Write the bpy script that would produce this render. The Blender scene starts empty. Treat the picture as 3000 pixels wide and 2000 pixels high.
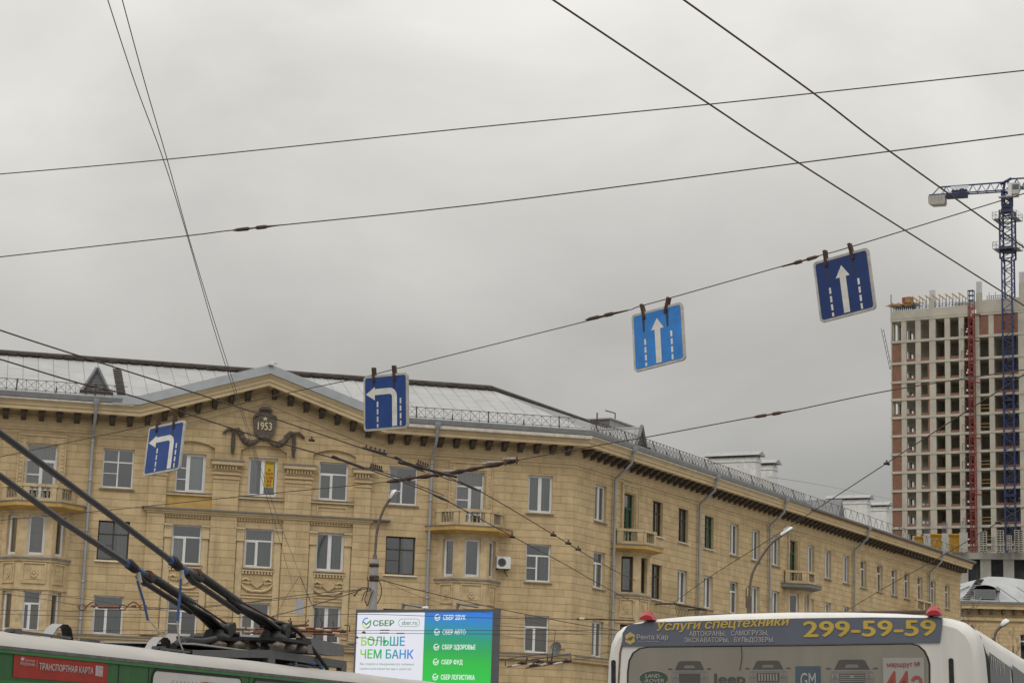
import bpy, math, random
from mathutils import Vector, Matrix
from mathutils.geometry import tessellate_polygon
random.seed(7)
S = bpy.context.scene
COL = S.collection
R = math.radians
# ------------------------------------------------------------------ camera
FPX, PITCH, ROLL, EYE = 6107.9, R(10.869), R(1.791), 1.95
cF = Vector((0, math.cos(PITCH), math.sin(PITCH)))
cU0 = Vector((0, -math.sin(PITCH), math.cos(PITCH)))
cR = math.cos(ROLL)*Vector((1, 0, 0)) + math.sin(ROLL)*cU0
cU = -math.sin(ROLL)*Vector((1, 0, 0)) + math.cos(ROLL)*cU0
cam = bpy.data.cameras.new('camera')
cam.lens = 36*FPX/3000; cam.sensor_width = 36; cam.clip_end = 5000; cam.clip_start = .1
camo = bpy.data.objects.new('camera', cam); COL.objects.link(camo)
camo.matrix_world = Matrix(((cR.x, cU.x, -cF.x, 0), (cR.y, cU.y, -cF.y, 0), (cR.z, cU.z, -cF.z, EYE), (0, 0, 0, 1)))
S.camera = camo
# ------------------------------------------------------------------ light
SUN_EL, SUN_AZ = R(50), R(200)
w = bpy.data.worlds.new('World'); S.world = w; w.use_nodes = True
wn, wl = w.node_tree.nodes, w.node_tree.links; wn.clear()
def WN(t, **k):
    n = wn.new(t)
    for a, v in k.items(): setattr(n, a, v)
    return n
tc = WN('ShaderNodeTexCoord')
sky = WN('ShaderNodeTexSky', sky_type='NISHITA', sun_disc=False, sun_elevation=SUN_EL, sun_rotation=SUN_AZ)
bg1 = WN('ShaderNodeBackground'); bg1.inputs[1].default_value = .05
wl.new(sky.outputs[0], bg1.inputs[0])
# overcast cloud deck: brighter overhead, soft streaky masses
sep = WN('ShaderNodeSeparateXYZ'); wl.new(tc.outputs['Generated'], sep.inputs[0])
ramp = WN('ShaderNodeValToRGB'); e = ramp.color_ramp.elements
e[0].position = .0; e[0].color = (.30, .295, .285, 1)
e[1].position = 1.; e[1].color = (1.65, 1.63, 1.58, 1)
for p, c in ((.10, (.355, .352, .342, 1)), (.148, (.455, .447, .425, 1)), (.19, (.53, .518, .49, 1)), (.257, (.68, .665, .63, 1)), (.33, (.81, .79, .75, 1)), (.5, (1.06, 1.04, 1.0, 1))):
    n = e.new(p); n.color = c
wl.new(sep.outputs[2], ramp.inputs[0])
mp = WN('ShaderNodeMapping'); mp.inputs['Scale'].default_value = (3.8, 3.8, 6.5); mp.inputs['Rotation'].default_value = (0, R(14), 0)
wl.new(tc.outputs['Generated'], mp.inputs[0])
nz = WN('ShaderNodeTexNoise'); nz.inputs['Scale'].default_value = 1.5; nz.inputs['Detail'].default_value = 7; nz.inputs['Roughness'].default_value = .52; nz.inputs['Distortion'].default_value = .35
wl.new(mp.outputs[0], nz.inputs['Vector'])
mr = WN('ShaderNodeMapRange'); mr.inputs[1].default_value = .33; mr.inputs[2].default_value = .68; mr.inputs[3].default_value = .88; mr.inputs[4].default_value = 1.11
wl.new(nz.outputs[0], mr.inputs[0])
vm = WN('ShaderNodeVectorMath', operation='SCALE'); wl.new(ramp.outputs[0], vm.inputs[0]); wl.new(mr.outputs[0], vm.inputs['Scale'])
bg2 = WN('ShaderNodeBackground'); bg2.inputs[1].default_value = 1.0; wl.new(vm.outputs[0], bg2.inputs[0])
mx = WN('ShaderNodeMixShader'); mx.inputs[0].default_value = .95
wl.new(bg1.outputs[0], mx.inputs[1]); wl.new(bg2.outputs[0], mx.inputs[2])
wo = WN('ShaderNodeOutputWorld'); wl.new(mx.outputs[0], wo.inputs[0])
sl = bpy.data.lights.new('sun', 'SUN'); sl.energy = .7; sl.angle = R(25); sl.color = (1, .95, .88)
so = bpy.data.objects.new('sun', sl); COL.objects.link(so); so.location = (0, 0, 60)
so.rotation_euler = (R(90)-SUN_EL, 0, R(180)-SUN_AZ+R(0))
sd = Vector((math.sin(SUN_AZ)*math.cos(SUN_EL), math.cos(SUN_AZ)*math.cos(SUN_EL), math.sin(SUN_EL)))
so.rotation_euler = (-sd).to_track_quat('-Z', 'Y').to_euler()
S.view_settings.view_transform = 'Standard'; S.view_settings.look = 'None'; S.view_settings.exposure = .03; S.view_settings.gamma = 1
S.cycles.max_bounces = 6; S.cycles.transparent_max_bounces = 12
# ------------------------------------------------------------------ pixel helpers (a photo point seen at a given depth or height)
def ray(px, py): return cF + cR*((px-1500)/FPX) - cU*((py-1000)/FPX)
def at(px, py, d):
    r = ray(px, py); return Vector((0, 0, EYE)) + r*(d/r.y)
def atz(px, py, z):
    r = ray(px, py); return Vector((0, 0, EYE)) + r*((z-EYE)/r.z)
# ------------------------------------------------------------------ materials
MATS = {}
def mat(name, col=None, rough=.8, var=.12, scale=3., metal=0., bump=0., spec=.4, stain=0., stretch=(1, 1, 1), fine=0.):
    if name in MATS: return MATS[name]
    m = bpy.data.materials.new(name); m.use_nodes = True; MATS[name] = m
    nt = m.node_tree; N, L = nt.nodes, nt.links; b = N['Principled BSDF']
    b.inputs['Roughness'].default_value = rough; b.inputs['Metallic'].default_value = metal; b.inputs['Specular IOR Level'].default_value = spec
    t = N.new('ShaderNodeTexCoord'); mp = N.new('ShaderNodeMapping'); mp.inputs['Scale'].default_value = stretch
    L.new(t.outputs['Object'], mp.inputs[0])
    n = N.new('ShaderNodeTexNoise'); n.inputs['Scale'].default_value = scale; n.inputs['Detail'].default_value = 6; n.inputs['Roughness'].default_value = .6
    L.new(mp.outputs[0], n.inputs['Vector'])
    r = N.new('ShaderNodeMapRange'); r.inputs[1].default_value = .3; r.inputs[2].default_value = .7; r.inputs[3].default_value = 1-var; r.inputs[4].default_value = 1+var
    L.new(n.outputs[0], r.inputs[0])
    v = N.new('ShaderNodeVectorMath'); v.operation = 'SCALE'; v.inputs[0].default_value = col[:3]; L.new(r.outputs[0], v.inputs['Scale'])
    out = v.outputs[0]
    if stain:
        n2 = N.new('ShaderNodeTexNoise'); n2.inputs['Scale'].default_value = scale*.35; n2.inputs['Detail'].default_value = 8; n2.inputs['Roughness'].default_value = .7
        L.new(mp.outputs[0], n2.inputs['Vector'])
        r2 = N.new('ShaderNodeMapRange'); r2.inputs[1].default_value = .52; r2.inputs[2].default_value = .72; r2.inputs[4].default_value = stain; L.new(n2.outputs[0], r2.inputs[0])
        x = N.new('ShaderNodeMix'); x.data_type = 'RGBA'; L.new(r2.outputs[0], x.inputs[0]); L.new(out, x.inputs[6]); x.inputs[7].default_value = (col[0]*.42, col[1]*.42, col[2]*.45, 1)
        out = x.outputs[2]
    L.new(out, b.inputs['Base Color'])
    if bump:
        bp = N.new('ShaderNodeBump'); bp.inputs['Strength'].default_value = bump; bp.inputs['Distance'].default_value = .02; L.new(n.outputs[0], bp.inputs['Height']); L.new(bp.outputs[0], b.inputs['Normal'])
    return m
def stone(name, col, rowh, bw, mort, dark, offx=0., grime=.5):
    if name in MATS: return MATS[name]
    m = bpy.data.materials.new(name); m.use_nodes = True; MATS[name] = m
    N, L = m.node_tree.nodes, m.node_tree.links; b = N['Principled BSDF']; b.inputs['Roughness'].default_value = .9; b.inputs['Specular IOR Level'].default_value = .2
    t = N.new('ShaderNodeTexCoord'); s = N.new('ShaderNodeSeparateXYZ'); L.new(t.outputs['Object'], s.inputs[0])
    nw = N.new('ShaderNodeTexNoise'); nw.inputs['Scale'].default_value = .9; nw.inputs['Detail'].default_value = 3; L.new(t.outputs['Object'], nw.inputs['Vector'])
    a = N.new('ShaderNodeMath'); a.operation = 'ADD'; L.new(s.outputs[0], a.inputs[0]); L.new(s.outputs[1], a.inputs[1])
    c = N.new('ShaderNodeCombineXYZ'); L.new(a.outputs[0], c.inputs[0])
    zz = N.new('ShaderNodeMath'); zz.operation = 'MULTIPLY_ADD'; zz.inputs[1].default_value = .05; L.new(nw.outputs[0], zz.inputs[0]); L.new(s.outputs[2], zz.inputs[2]); L.new(zz.outputs[0], c.inputs[1])
    k = N.new('ShaderNodeTexBrick'); k.inputs['Scale'].default_value = 1; k.inputs['Brick Width'].default_value = bw; k.inputs['Row Height'].default_value = rowh; k.inputs['Mortar Size'].default_value = mort; k.inputs['Mortar Smooth'].default_value = .25
    k.offset = .42; k.squash = .72; k.squash_frequency = 3
    k.inputs['Color1'].default_value = (*col, 1); k.inputs['Color2'].default_value = (col[0]*.83, col[1]*.82, col[2]*.80, 1); k.inputs['Mortar'].default_value = (*dark, 1); k.inputs['Bias'].default_value = -.2
    L.new(c.outputs[0], k.inputs['Vector'])
    dv = N.new('ShaderNodeMath'); dv.operation = 'DIVIDE'; dv.inputs[1].default_value = rowh; L.new(zz.outputs[0], dv.inputs[0])
    pg = N.new('ShaderNodeMath'); pg.operation = 'PINGPONG'; pg.inputs[1].default_value = .5; L.new(dv.outputs[0], pg.inputs[0])
    hl = N.new('ShaderNodeMapRange'); hl.inputs[1].default_value = .0; hl.inputs[2].default_value = .07; hl.inputs[3].default_value = .66; hl.inputs[4].default_value = 1; L.new(pg.outputs[0], hl.inputs[0])
    n = N.new('ShaderNodeTexNoise'); n.inputs['Scale'].default_value = 1.1; n.inputs['Detail'].default_value = 9; n.inputs['Roughness'].default_value = .68; L.new(t.outputs['Object'], n.inputs['Vector'])
    r = N.new('ShaderNodeMapRange'); r.inputs[1].default_value = .36; r.inputs[2].default_value = .66; r.inputs[3].default_value = 1.10; r.inputs[4].default_value = .84; L.new(n.outputs[0], r.inputs[0])
    hm = N.new('ShaderNodeMath'); hm.operation = 'MULTIPLY'; L.new(r.outputs[0], hm.inputs[0]); L.new(hl.outputs[0], hm.inputs[1])
    v = N.new('ShaderNodeVectorMath'); v.operation = 'SCALE'; L.new(k.outputs[0], v.inputs[0]); L.new(hm.outputs[0], v.inputs['Scale'])
    # run-off streaks
    mp = N.new('ShaderNodeMapping'); mp.inputs['Scale'].default_value = (2.2, 2.2, .22); L.new(t.outputs['Object'], mp.inputs[0])
    n2 = N.new('ShaderNodeTexNoise'); n2.inputs['Scale'].default_value = 1.2; n2.inputs['Detail'].default_value = 7; n2.inputs['Roughness'].default_value = .65; L.new(mp.outputs[0], n2.inputs['Vector'])
    r2 = N.new('ShaderNodeMapRange'); r2.inputs[1].default_value = .53; r2.inputs[2].default_value = .74; r2.inputs[4].default_value = grime; L.new(n2.outputs[0], r2.inputs[0])
    x = N.new('ShaderNodeMix'); x.data_type = 'RGBA'; L.new(r2.outputs[0], x.inputs[0]); L.new(v.outputs[0], x.inputs[6]); x.inputs[7].default_value = (col[0]*.48, col[1]*.47, col[2]*.5, 1)
    L.new(x.outputs[2], b.inputs['Base Color'])
    ng = N.new('ShaderNodeTexNoise'); ng.inputs['Scale'].default_value = 24; ng.inputs['Detail'].default_value = 4; L.new(t.outputs['Object'], ng.inputs['Vector'])
    m1 = N.new('ShaderNodeMath'); m1.operation = 'MULTIPLY_ADD'; m1.inputs[1].default_value = -1.; L.new(k.outputs['Fac'], m1.inputs[0]); L.new(ng.outputs[0], m1.inputs[2])
    bp = N.new('ShaderNodeBump'); bp.inputs['Strength'].default_value = .5; bp.inputs['Distance'].default_value = .025; L.new(m1.outputs[0], bp.inputs['Height']); L.new(bp.outputs[0], b.inputs['Normal'])
    return m
def emit(name, col, st=1.):
    if name in MATS: return MATS[name]
    m = bpy.data.materials.new(name); m.use_nodes = True; MATS[name] = m
    b = m.node_tree.nodes['Principled BSDF']; b.inputs['Base Color'].default_value = (.02, .02, .02, 1); b.inputs['Emission Color'].default_value = (*col, 1); b.inputs['Emission Strength'].default_value = st
    return m
def emit_ramp(name, axis, lo, hi, stops, st=1., slant=0., lines=0.):
    m = emit(name, (1, 1, 1), st); N, L = m.node_tree.nodes, m.node_tree.links; b = N['Principled BSDF']
    t = N.new('ShaderNodeTexCoord'); s = N.new('ShaderNodeSeparateXYZ'); L.new(t.outputs['Object'], s.inputs[0])
    a = N.new('ShaderNodeMath'); a.operation = 'MULTIPLY_ADD'; a.inputs[1].default_value = slant; L.new(s.outputs[2 if axis == 0 else 0], a.inputs[0]); L.new(s.outputs[axis], a.inputs[2])
    r = N.new('ShaderNodeMapRange'); r.inputs[1].default_value = lo; r.inputs[2].default_value = hi; L.new(a.outputs[0], r.inputs[0])
    k = N.new('ShaderNodeValToRGB'); el = k.color_ramp.elements; el[0].position = stops[0][0]; el[0].color = (*stops[0][1], 1); el[1].position = stops[-1][0]; el[1].color = (*stops[-1][1], 1)
    for p, c in stops[1:-1]: n = el.new(p); n.color = (*c, 1)
    L.new(r.outputs[0], k.inputs[0]); out = k.outputs[0]
    if lines:
        wv = N.new('ShaderNodeTexWave'); wv.bands_direction = 'Z'; wv.inputs['Scale'].default_value = lines; L.new(t.outputs['Object'], wv.inputs['Vector'])
        rr = N.new('ShaderNodeMapRange'); rr.inputs[3].default_value = .9; rr.inputs[4].default_value = 1.04; L.new(wv.outputs['Fac'], rr.inputs[0])
        v = N.new('ShaderNodeVectorMath'); v.operation = 'SCALE'; L.new(out, v.inputs[0]); L.new(rr.outputs[0], v.inputs['Scale']); out = v.outputs[0]
    L.new(out, b.inputs['Emission Color'])
    return m
def glass_mat(name, tint=(.75, .78, .78), fac=.25):
    m = bpy.data.materials.new(name); m.use_nodes = True; MATS[name] = m
    N, L = m.node_tree.nodes, m.node_tree.links; N.clear()
    tr = N.new('ShaderNodeBsdfTransparent'); tr.inputs[0].default_value = (*tint, 1)
    g = N.new('ShaderNodeBsdfGlossy'); g.inputs['Roughness'].default_value = .06; g.inputs[0].default_value = (.85, .87, .88, 1)
    t = N.new('ShaderNodeTexCoord'); n = N.new('ShaderNodeTexNoise'); n.inputs['Scale'].default_value = .8; n.inputs['Detail'].default_value = 2; L.new(t.outputs['Object'], n.inputs['Vector'])
    bp = N.new('ShaderNodeBump'); bp.inputs['Strength'].default_value = .15; bp.inputs['Distance'].default_value = .03; L.new(n.outputs[0], bp.inputs['Height']); L.new(bp.outputs[0], g.inputs['Normal'])
    lw = N.new('ShaderNodeFresnel'); lw.inputs[0].default_value = 1.5
    ad = N.new('ShaderNodeMath'); ad.operation = 'ADD'; ad.use_clamp = True; ad.inputs[1].default_value = fac; L.new(lw.outputs[0], ad.inputs[0])
    x = N.new('ShaderNodeMixShader'); L.new(ad.outputs[0], x.inputs[0]); L.new(tr.outputs[0], x.inputs[1]); L.new(g.outputs[0], x.inputs[2])
    o = N.new('ShaderNodeOutputMaterial'); L.new(x.outputs[0], o.inputs[0]); return m
# ------------------------------------------------------------------ mesh builder
class MB:
    def __init__(s): s.v, s.f, s.m, s.sm = [], [], [], []
    def add(s, vs, fs, mi=0, smooth=False):
        o = len(s.v); s.v += [tuple(p) for p in vs]
        for f in fs: s.f.append([i+o for i in f]); s.m.append(mi); s.sm.append(smooth)
    def box(s, x0, x1, y0, y1, z0, z1, mi=0, M=None):
        vs = [Vector(p) for p in ((x0, y0, z0), (x1, y0, z0), (x1, y1, z0), (x0, y1, z0), (x0, y0, z1), (x1, y0, z1), (x1, y1, z1), (x0, y1, z1))]
        if M: vs = [M @ p for p in vs]
        s.add(vs, [(3, 2, 1, 0), (4, 5, 6, 7), (0, 1, 5, 4), (1, 2, 6, 5), (2, 3, 7, 6), (3, 0, 4, 7)], mi)
    def quad(s, a, b, c, d, mi=0): s.add([a, b, c, d], [(0, 1, 2, 3)], mi)
    def poly(s, pts, mi=0): s.add(pts, [tuple(range(len(pts)))], mi)
    def prism(s, pts, y0, y1, mi=0, sidemi=None):          # pts (x,z) counter-clockwise seen from -y; front at y0
        n = len(pts); vs = [(x, y0, z) for x, z in pts]+[(x, y1, z) for x, z in pts]
        s.add(vs, [tuple(range(n)), tuple(range(2*n-1, n-1, -1))], mi)
        s.add(vs, [(i, i+n, (i+1) % n+n, (i+1) % n) for i in range(n)], mi if sidemi is None else sidemi)
    def tube(s, pts, r, n=6, mi=0, cap=True, smooth=True):
        pts = [Vector(p) for p in pts]; rs = r if isinstance(r, (list, tuple)) else [r]*len(pts); rings = []
        t0 = (pts[1]-pts[0]).normalized(); up = Vector((0, 0, 1)) if abs(t0.z) < .95 else Vector((1, 0, 0)); a = t0.cross(up).normalized()
        vs = []
        for i, p in enumerate(pts):
            t = (pts[min(i+1, len(pts)-1)]-pts[max(i-1, 0)])
            t = t.normalized() if t.length > 1e-9 else t0
            a = (a-t*a.dot(t)).normalized(); b = t.cross(a)
            for k in range(n):
                an = 2*math.pi*k/n; vs.append(p+(a*math.cos(an)+b*math.sin(an))*rs[i])
        fs = [(i*n+k, i*n+(k+1) % n, (i+1)*n+(k+1) % n, (i+1)*n+k) for i in range(len(pts)-1) for k in range(n)]
        s.add(vs, fs, mi, smooth)
        if cap: s.add(vs[:n], [tuple(range(n-1, -1, -1))], mi); s.add(vs[-n:], [tuple(range(n))], mi)
    def bar(s, a, b, wd, mi=0): s.tube([a, b], wd*.7071, 4, mi, True, False)
    def lathe(s, prof, n=10, c=(0, 0, 0), mi=0, smooth=True):  # prof (r,z)
        vs = [(c[0]+r*math.cos(2*math.pi*k/n), c[1]+r*math.sin(2*math.pi*k/n), c[2]+z) for r, z in prof for k in range(n)]
        s.add(vs, [(i*n+k, i*n+(k+1) % n, (i+1)*n+(k+1) % n, (i+1)*n+k) for i in range(len(prof)-1) for k in range(n)], mi, smooth)
    def mesh(s, name, mats):
        me = bpy.data.meshes.new(name); me.from_pydata(s.v, [], s.f)
        for m in (mats if isinstance(mats, (list, tuple)) else [mats]): me.materials.append(m)
        me.polygons.foreach_set('material_index', s.m); me.polygons.foreach_set('use_smooth', s.sm); me.update(); return me
    def build(s, name, mats, parent=None, loc=None, rotz=0.):
        return link(name, s.mesh(name, mats), parent, loc, rotz)
def link(name, data, parent=None, loc=None, rotz=0.):
    o = bpy.data.objects.new(name, data); COL.objects.link(o)
    if parent: o.parent = parent
    if loc is not None: o.location = loc
    o.rotation_euler = (0, 0, rotz); return o
def tag(o, label, cat, group=None, kind=None):
    o['label'] = label; o['category'] = cat
    if group: o['group'] = group
    if kind: o['kind'] = kind
    return o
def thing(name, label, cat, loc=(0, 0, 0), rotz=0., group=None):
    o = link(name, None, None, loc, rotz); o.empty_display_size = .3; return tag(o, label, cat, group)
def struct(name, mb, m):
    o = mb.build(name, m); o['kind'] = 'structure'; return o
def text_pts(body, bold=0., shear=0.):
    """outline loops of the lettering, filled contour by contour (overlapping strokes stay solid)"""
    c = bpy.data.curves.new('txt', 'FONT'); c.body = body; c.shear = shear; c.resolution_u = 3; c.fill_mode = 'NONE'
    o = bpy.data.objects.new('txt', c); COL.objects.link(o); dg = bpy.context.evaluated_depsgraph_get(); dg.update()
    me = o.evaluated_get(dg).to_mesh(); P = [(v.co.x, v.co.y) for v in me.vertices]; nx = {}
    for e in me.edges: a, b = e.vertices; nx[a] = b
    o.evaluated_get(dg).to_mesh_clear(); bpy.data.objects.remove(o); bpy.data.curves.remove(c)
    loops, seen = [], set()
    for a in list(nx):
        if a in seen: continue
        lp = []
        while a not in seen and a in nx: seen.add(a); lp.append(a); a = nx[a]
        if len(lp) > 2: loops.append([P[k] for k in lp])
    area = lambda l: sum(l[k][0]*l[(k+1) % len(l)][1]-l[(k+1) % len(l)][0]*l[k][1] for k in range(len(l)))/2
    bx = lambda l: (min(p[0] for p in l), max(p[0] for p in l), min(p[1] for p in l), max(p[1] for p in l))
    def inside(h, l):
        a, b = bx(h), bx(l); return a[0] > b[0] and a[1] < b[1] and a[2] > b[2] and a[3] < b[3]
    big = max(loops, key=lambda l: abs(area(l))); sg = 1 if area(big) > 0 else -1
    outer = [l for l in loops if area(l)*sg > 0]; holes = [l for l in loops if area(l)*sg < 0]
    outer += [h for h in holes if not any(inside(h, l) for l in outer)]; holes = [h for h in holes if h not in outer]
    vs, fs = [], []
    for l in outer:
        grp = [l]+[h for h in holes if inside(h, l)]
        tris = tessellate_polygon([[Vector((x, y, 0)) for x, y in g_] for g_ in grp]); o_ = len(vs)
        for g_ in grp: vs += g_
        for t_ in tris:
            a, b, c_ = [vs[o_+k] for k in t_]; cr = (b[0]-a[0])*(c_[1]-a[1])-(c_[0]-a[0])*(b[1]-a[1])
            fs.append(tuple(o_+k for k in (t_ if cr > 0 else t_[::-1])))
    return vs, fs
def layered(bold): return [(0, 0)]+([(bold, 0), (-bold, 0), (0, bold*.6), (0, -bold*.6)] if bold else [])
def text(mb, body, x0, x1, z0, z1, y, mi=0, bold=0., shear=0., slope=0.):   # fitted to a rectangle of the xz plane facing -y
    vs, fs = text_pts(body, 0, shear)
    ax, bx = min(v[0] for v in vs), max(v[0] for v in vs); ay, by = min(v[1] for v in vs), max(v[1] for v in vs)
    f = lambda p: (x0+(p[0]-ax)/(bx-ax)*(x1-x0), y, z0+(p[1]-ay)/(by-ay)*(z1-z0)+slope*((p[0]-ax)/(bx-ax)*(x1-x0)))
    for k, (dx, dz) in enumerate(layered(bold)): mb.add([f((p[0]+dx, p[1]+dz)) for p in vs], fs, mi); y -= .0003
def arc(cx, cz, r, a0, a1, n, rz=None): return [(cx+r*math.cos(R(a0+(a1-a0)*i/n)), cz+(rz or r)*math.sin(R(a0+(a1-a0)*i/n))) for i in range(n+1)]
def ring(mb, cx, cz, ro, ri, y, a0, a1, n, mi=0):
    o, i = arc(cx, cz, ro, a0, a1, n), arc(cx, cz, ri, a0, a1, n)
    for k in range(n): mb.poly([(o[k][0], y, o[k][1]), (o[k+1][0], y, o[k+1][1]), (i[k+1][0], y, i[k+1][1]), (i[k][0], y, i[k][1])], mi)
def stroke(mb, pts, wd, y, mi=0):
    for (x0, z0), (x1, z1) in zip(pts[:-1], pts[1:]):
        d = Vector((x1-x0, z1-z0)).normalized()*wd/2; n = Vector((-d.y, d.x))
        mb.poly([(x0-d.x+n.x, y, z0-d.y+n.y), (x1+d.x+n.x, y, z1+d.y+n.y), (x1+d.x-n.x, y, z1+d.y-n.y), (x0-d.x-n.x, y, z0-d.y-n.y)], mi)
def rrect(x0, x1, z0, z1, r, n=4):
    return arc(x0+r, z0+r, r, 180, 270, n)+arc(x1-r, z0+r, r, 270, 360, n)+arc(x1-r, z1-r, r, 0, 90, n)+arc(x0+r, z1-r, r, 90, 180, n)

TAN = (.575, .44, .255)
M_STONE = stone('ashlar', TAN, .33, .84, .009, (.40, .30, .165), grime=.5)
M_STONEB = M_STONE
M_PLAS = mat('plaster_trim', (.555, .435, .262), .9, .12, 2.5, bump=.3, stain=.55, fine=1)
M_FASC = mat('plaster_cornice', (.58, .46, .285), .9, .10, 2., bump=.2, stain=.45, stretch=(1, 1, 2))
M_WORN = mat('peeled_plaster', (.62, .57, .50), .9, .2, 5, bump=.3, stain=.5)
M_ORANGE = mat('ochre_plaster', (.50, .33, .115), .9, .12, 3, stain=.5)
M_BRK = mat('dark_bracket', (.085, .07, .055), .95, .35, 6, bump=.5)  # mottled dark brown, much darker than the cornice plaster
M_BRONZE = mat('bronze_relief', (.105, .085, .068), .7, .35, 14, bump=.8)
M_GOLD = mat('pale_gold', (.55, .47, .30), .6, .15, 20)
M_ZINC = mat('gutter_zinc', (.19, .197, .2), .55, .14, 3, metal=.35, stain=.3)
M_FLASH = mat('gable_flashing', (.30, .318, .33), .5, .08, 2, metal=.3)
M_PIPE = mat('downpipe_steel', (.36, .38, .40), .45, .14, 4, metal=.45, stain=.25, stretch=(1, 1, .3))
M_RIDGE = mat('ridge_felt', (.055, .045, .038), .9, .4, 3, bump=.6)
M_RUST = mat('rusty_steel', (.105, .05, .032), .85, .4, 12, bump=.5)
M_PVC = mat('white_pvc', (.72, .72, .72), .4, .06, 3)
M_WOOD = mat('brown_window_wood', (.055, .045, .03), .7, .3, 6)
M_GREENW = mat('green_window_wood', (.02, .085, .05), .6, .3, 6)
M_SILL = mat('grey_sill', (.20, .19, .175), .7, .2, 4)
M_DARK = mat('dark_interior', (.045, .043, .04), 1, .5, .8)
M_CURT = mat('net_curtain', (.42, .42, .40), .9, .2, 3, stretch=(6, 6, .3))
M_CURTG = mat('greenish_curtain', (.22, .27, .22), .9, .2, 3, stretch=(6, 6, .3))
M_CURTO = mat('golden_curtain', (.36, .25, .10), .9, .35, 3, stretch=(6, 6, .3))
M_BLIND = mat('white_blind', (.60, .66, .66), .8, .05, 3)
M_GLASS = glass_mat('window_glass')
M_WHITEB = mat('whitewashed_brick', (.66, .655, .63), .9, .14, 4, bump=.5, stain=.35)
M_WIRE = mat('wire_rusty_black', (.058, .036, .027), .7, .3, 20)
M_WIREG = mat('wire_grey', (.10, .095, .09), .6, .2, 20)
M_INS = mat('insulator_brown', (.042, .025, .02), .5, .4, 12)
M_PORC = mat('pale_porcelain', (.50, .46, .40), .5, .2, 12)
M_CONC = mat('concrete', (.40, .385, .35), .9, .14, .5, stain=.25)
M_POLEC = mat('lamp_post_concrete', (.33, .325, .31), .9, .12, 2, stain=.3)
M_WSTEEL = mat('weathered_steel', (.12, .10, .085), .6, .2, 6)
M_BALC = mat('balcony_plaster', (.54, .42, .25), .9, .18, 3, bump=.4, stain=.75)
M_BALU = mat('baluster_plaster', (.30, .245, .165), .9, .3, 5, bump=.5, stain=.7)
def roof_mat():
    m = mat('snow_white_roof', (.33, .33, .322), .5, .10, .9, metal=.0, stain=.22)
    N, L = m.node_tree.nodes, m.node_tree.links; b = N['Principled BSDF']
    src = b.inputs['Base Color'].links[0].from_socket
    t = N.new('ShaderNodeTexCoord'); s = N.new('ShaderNodeSeparateXYZ'); L.new(t.outputs['Object'], s.inputs[0]); c = N.new('ShaderNodeCombineXYZ')
    L.new(s.outputs[1], c.inputs[0]); L.new(s.outputs[0], c.inputs[1])
    k = N.new('ShaderNodeTexBrick'); k.inputs['Scale'].default_value = 1; k.inputs['Brick Width'].default_value = 2.1; k.inputs['Row Height'].default_value = .68; k.inputs['Mortar Size'].default_value = .022; k.inputs['Mortar Smooth'].default_value = .4; k.offset = .37
    k.inputs['Color1'].default_value = (1, 1, 1, 1); k.inputs['Color2'].default_value = (.93, .94, .95, 1); k.inputs['Mortar'].default_value = (.42, .43, .44, 1); L.new(c.outputs[0], k.inputs['Vector'])
    x = N.new('ShaderNodeMix'); x.data_type = 'RGBA'; x.blend_type = 'MULTIPLY'; x.inputs[0].default_value = 1; L.new(src, x.inputs[6]); L.new(k.outputs[0], x.inputs[7]); L.new(x.outputs[2], b.inputs['Base Color'])
    return m
M_ROOF = roof_mat()
M_ROOFG = mat('grey_roof_sheet', (.23, .238, .245), .85, .14, 1, stain=.3, spec=.15)

# ================================================================== ground
g = MB(); g.quad((-900, -300, 0), (900, -300, 0), (900, 1500, 0), (-900, 1500, 0))
struct('ground', g, mat('ground_soil', (.24, .225, .195), .95, .3, .3))
g = MB(); g.quad((-60, -40, .004), (40, -40, .004), (60, 84, .004), (-60, 70, .004))
struct('road', g, mat('asphalt', (.13, .125, .118), .9, .2, 1.5, bump=.3))
g = MB(); g.add([(-60, 72, 0), (-2, 86.5, 0), (60, 190, 0), (66, 188, 0), (3, 80, 0), (-60, 65, 0), (-60, 72, .13), (-2, 86.5, .13), (60, 190, .13), (66, 188, .13), (3, 80, .13), (-60, 65, .13)], [(11, 10, 7, 6), (10, 9, 8, 7), (5, 4, 10, 11), (4, 3, 9, 10)])
struct('pavement', g, mat('paving', (.30, .285, .26), .9, .15, 2))

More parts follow.
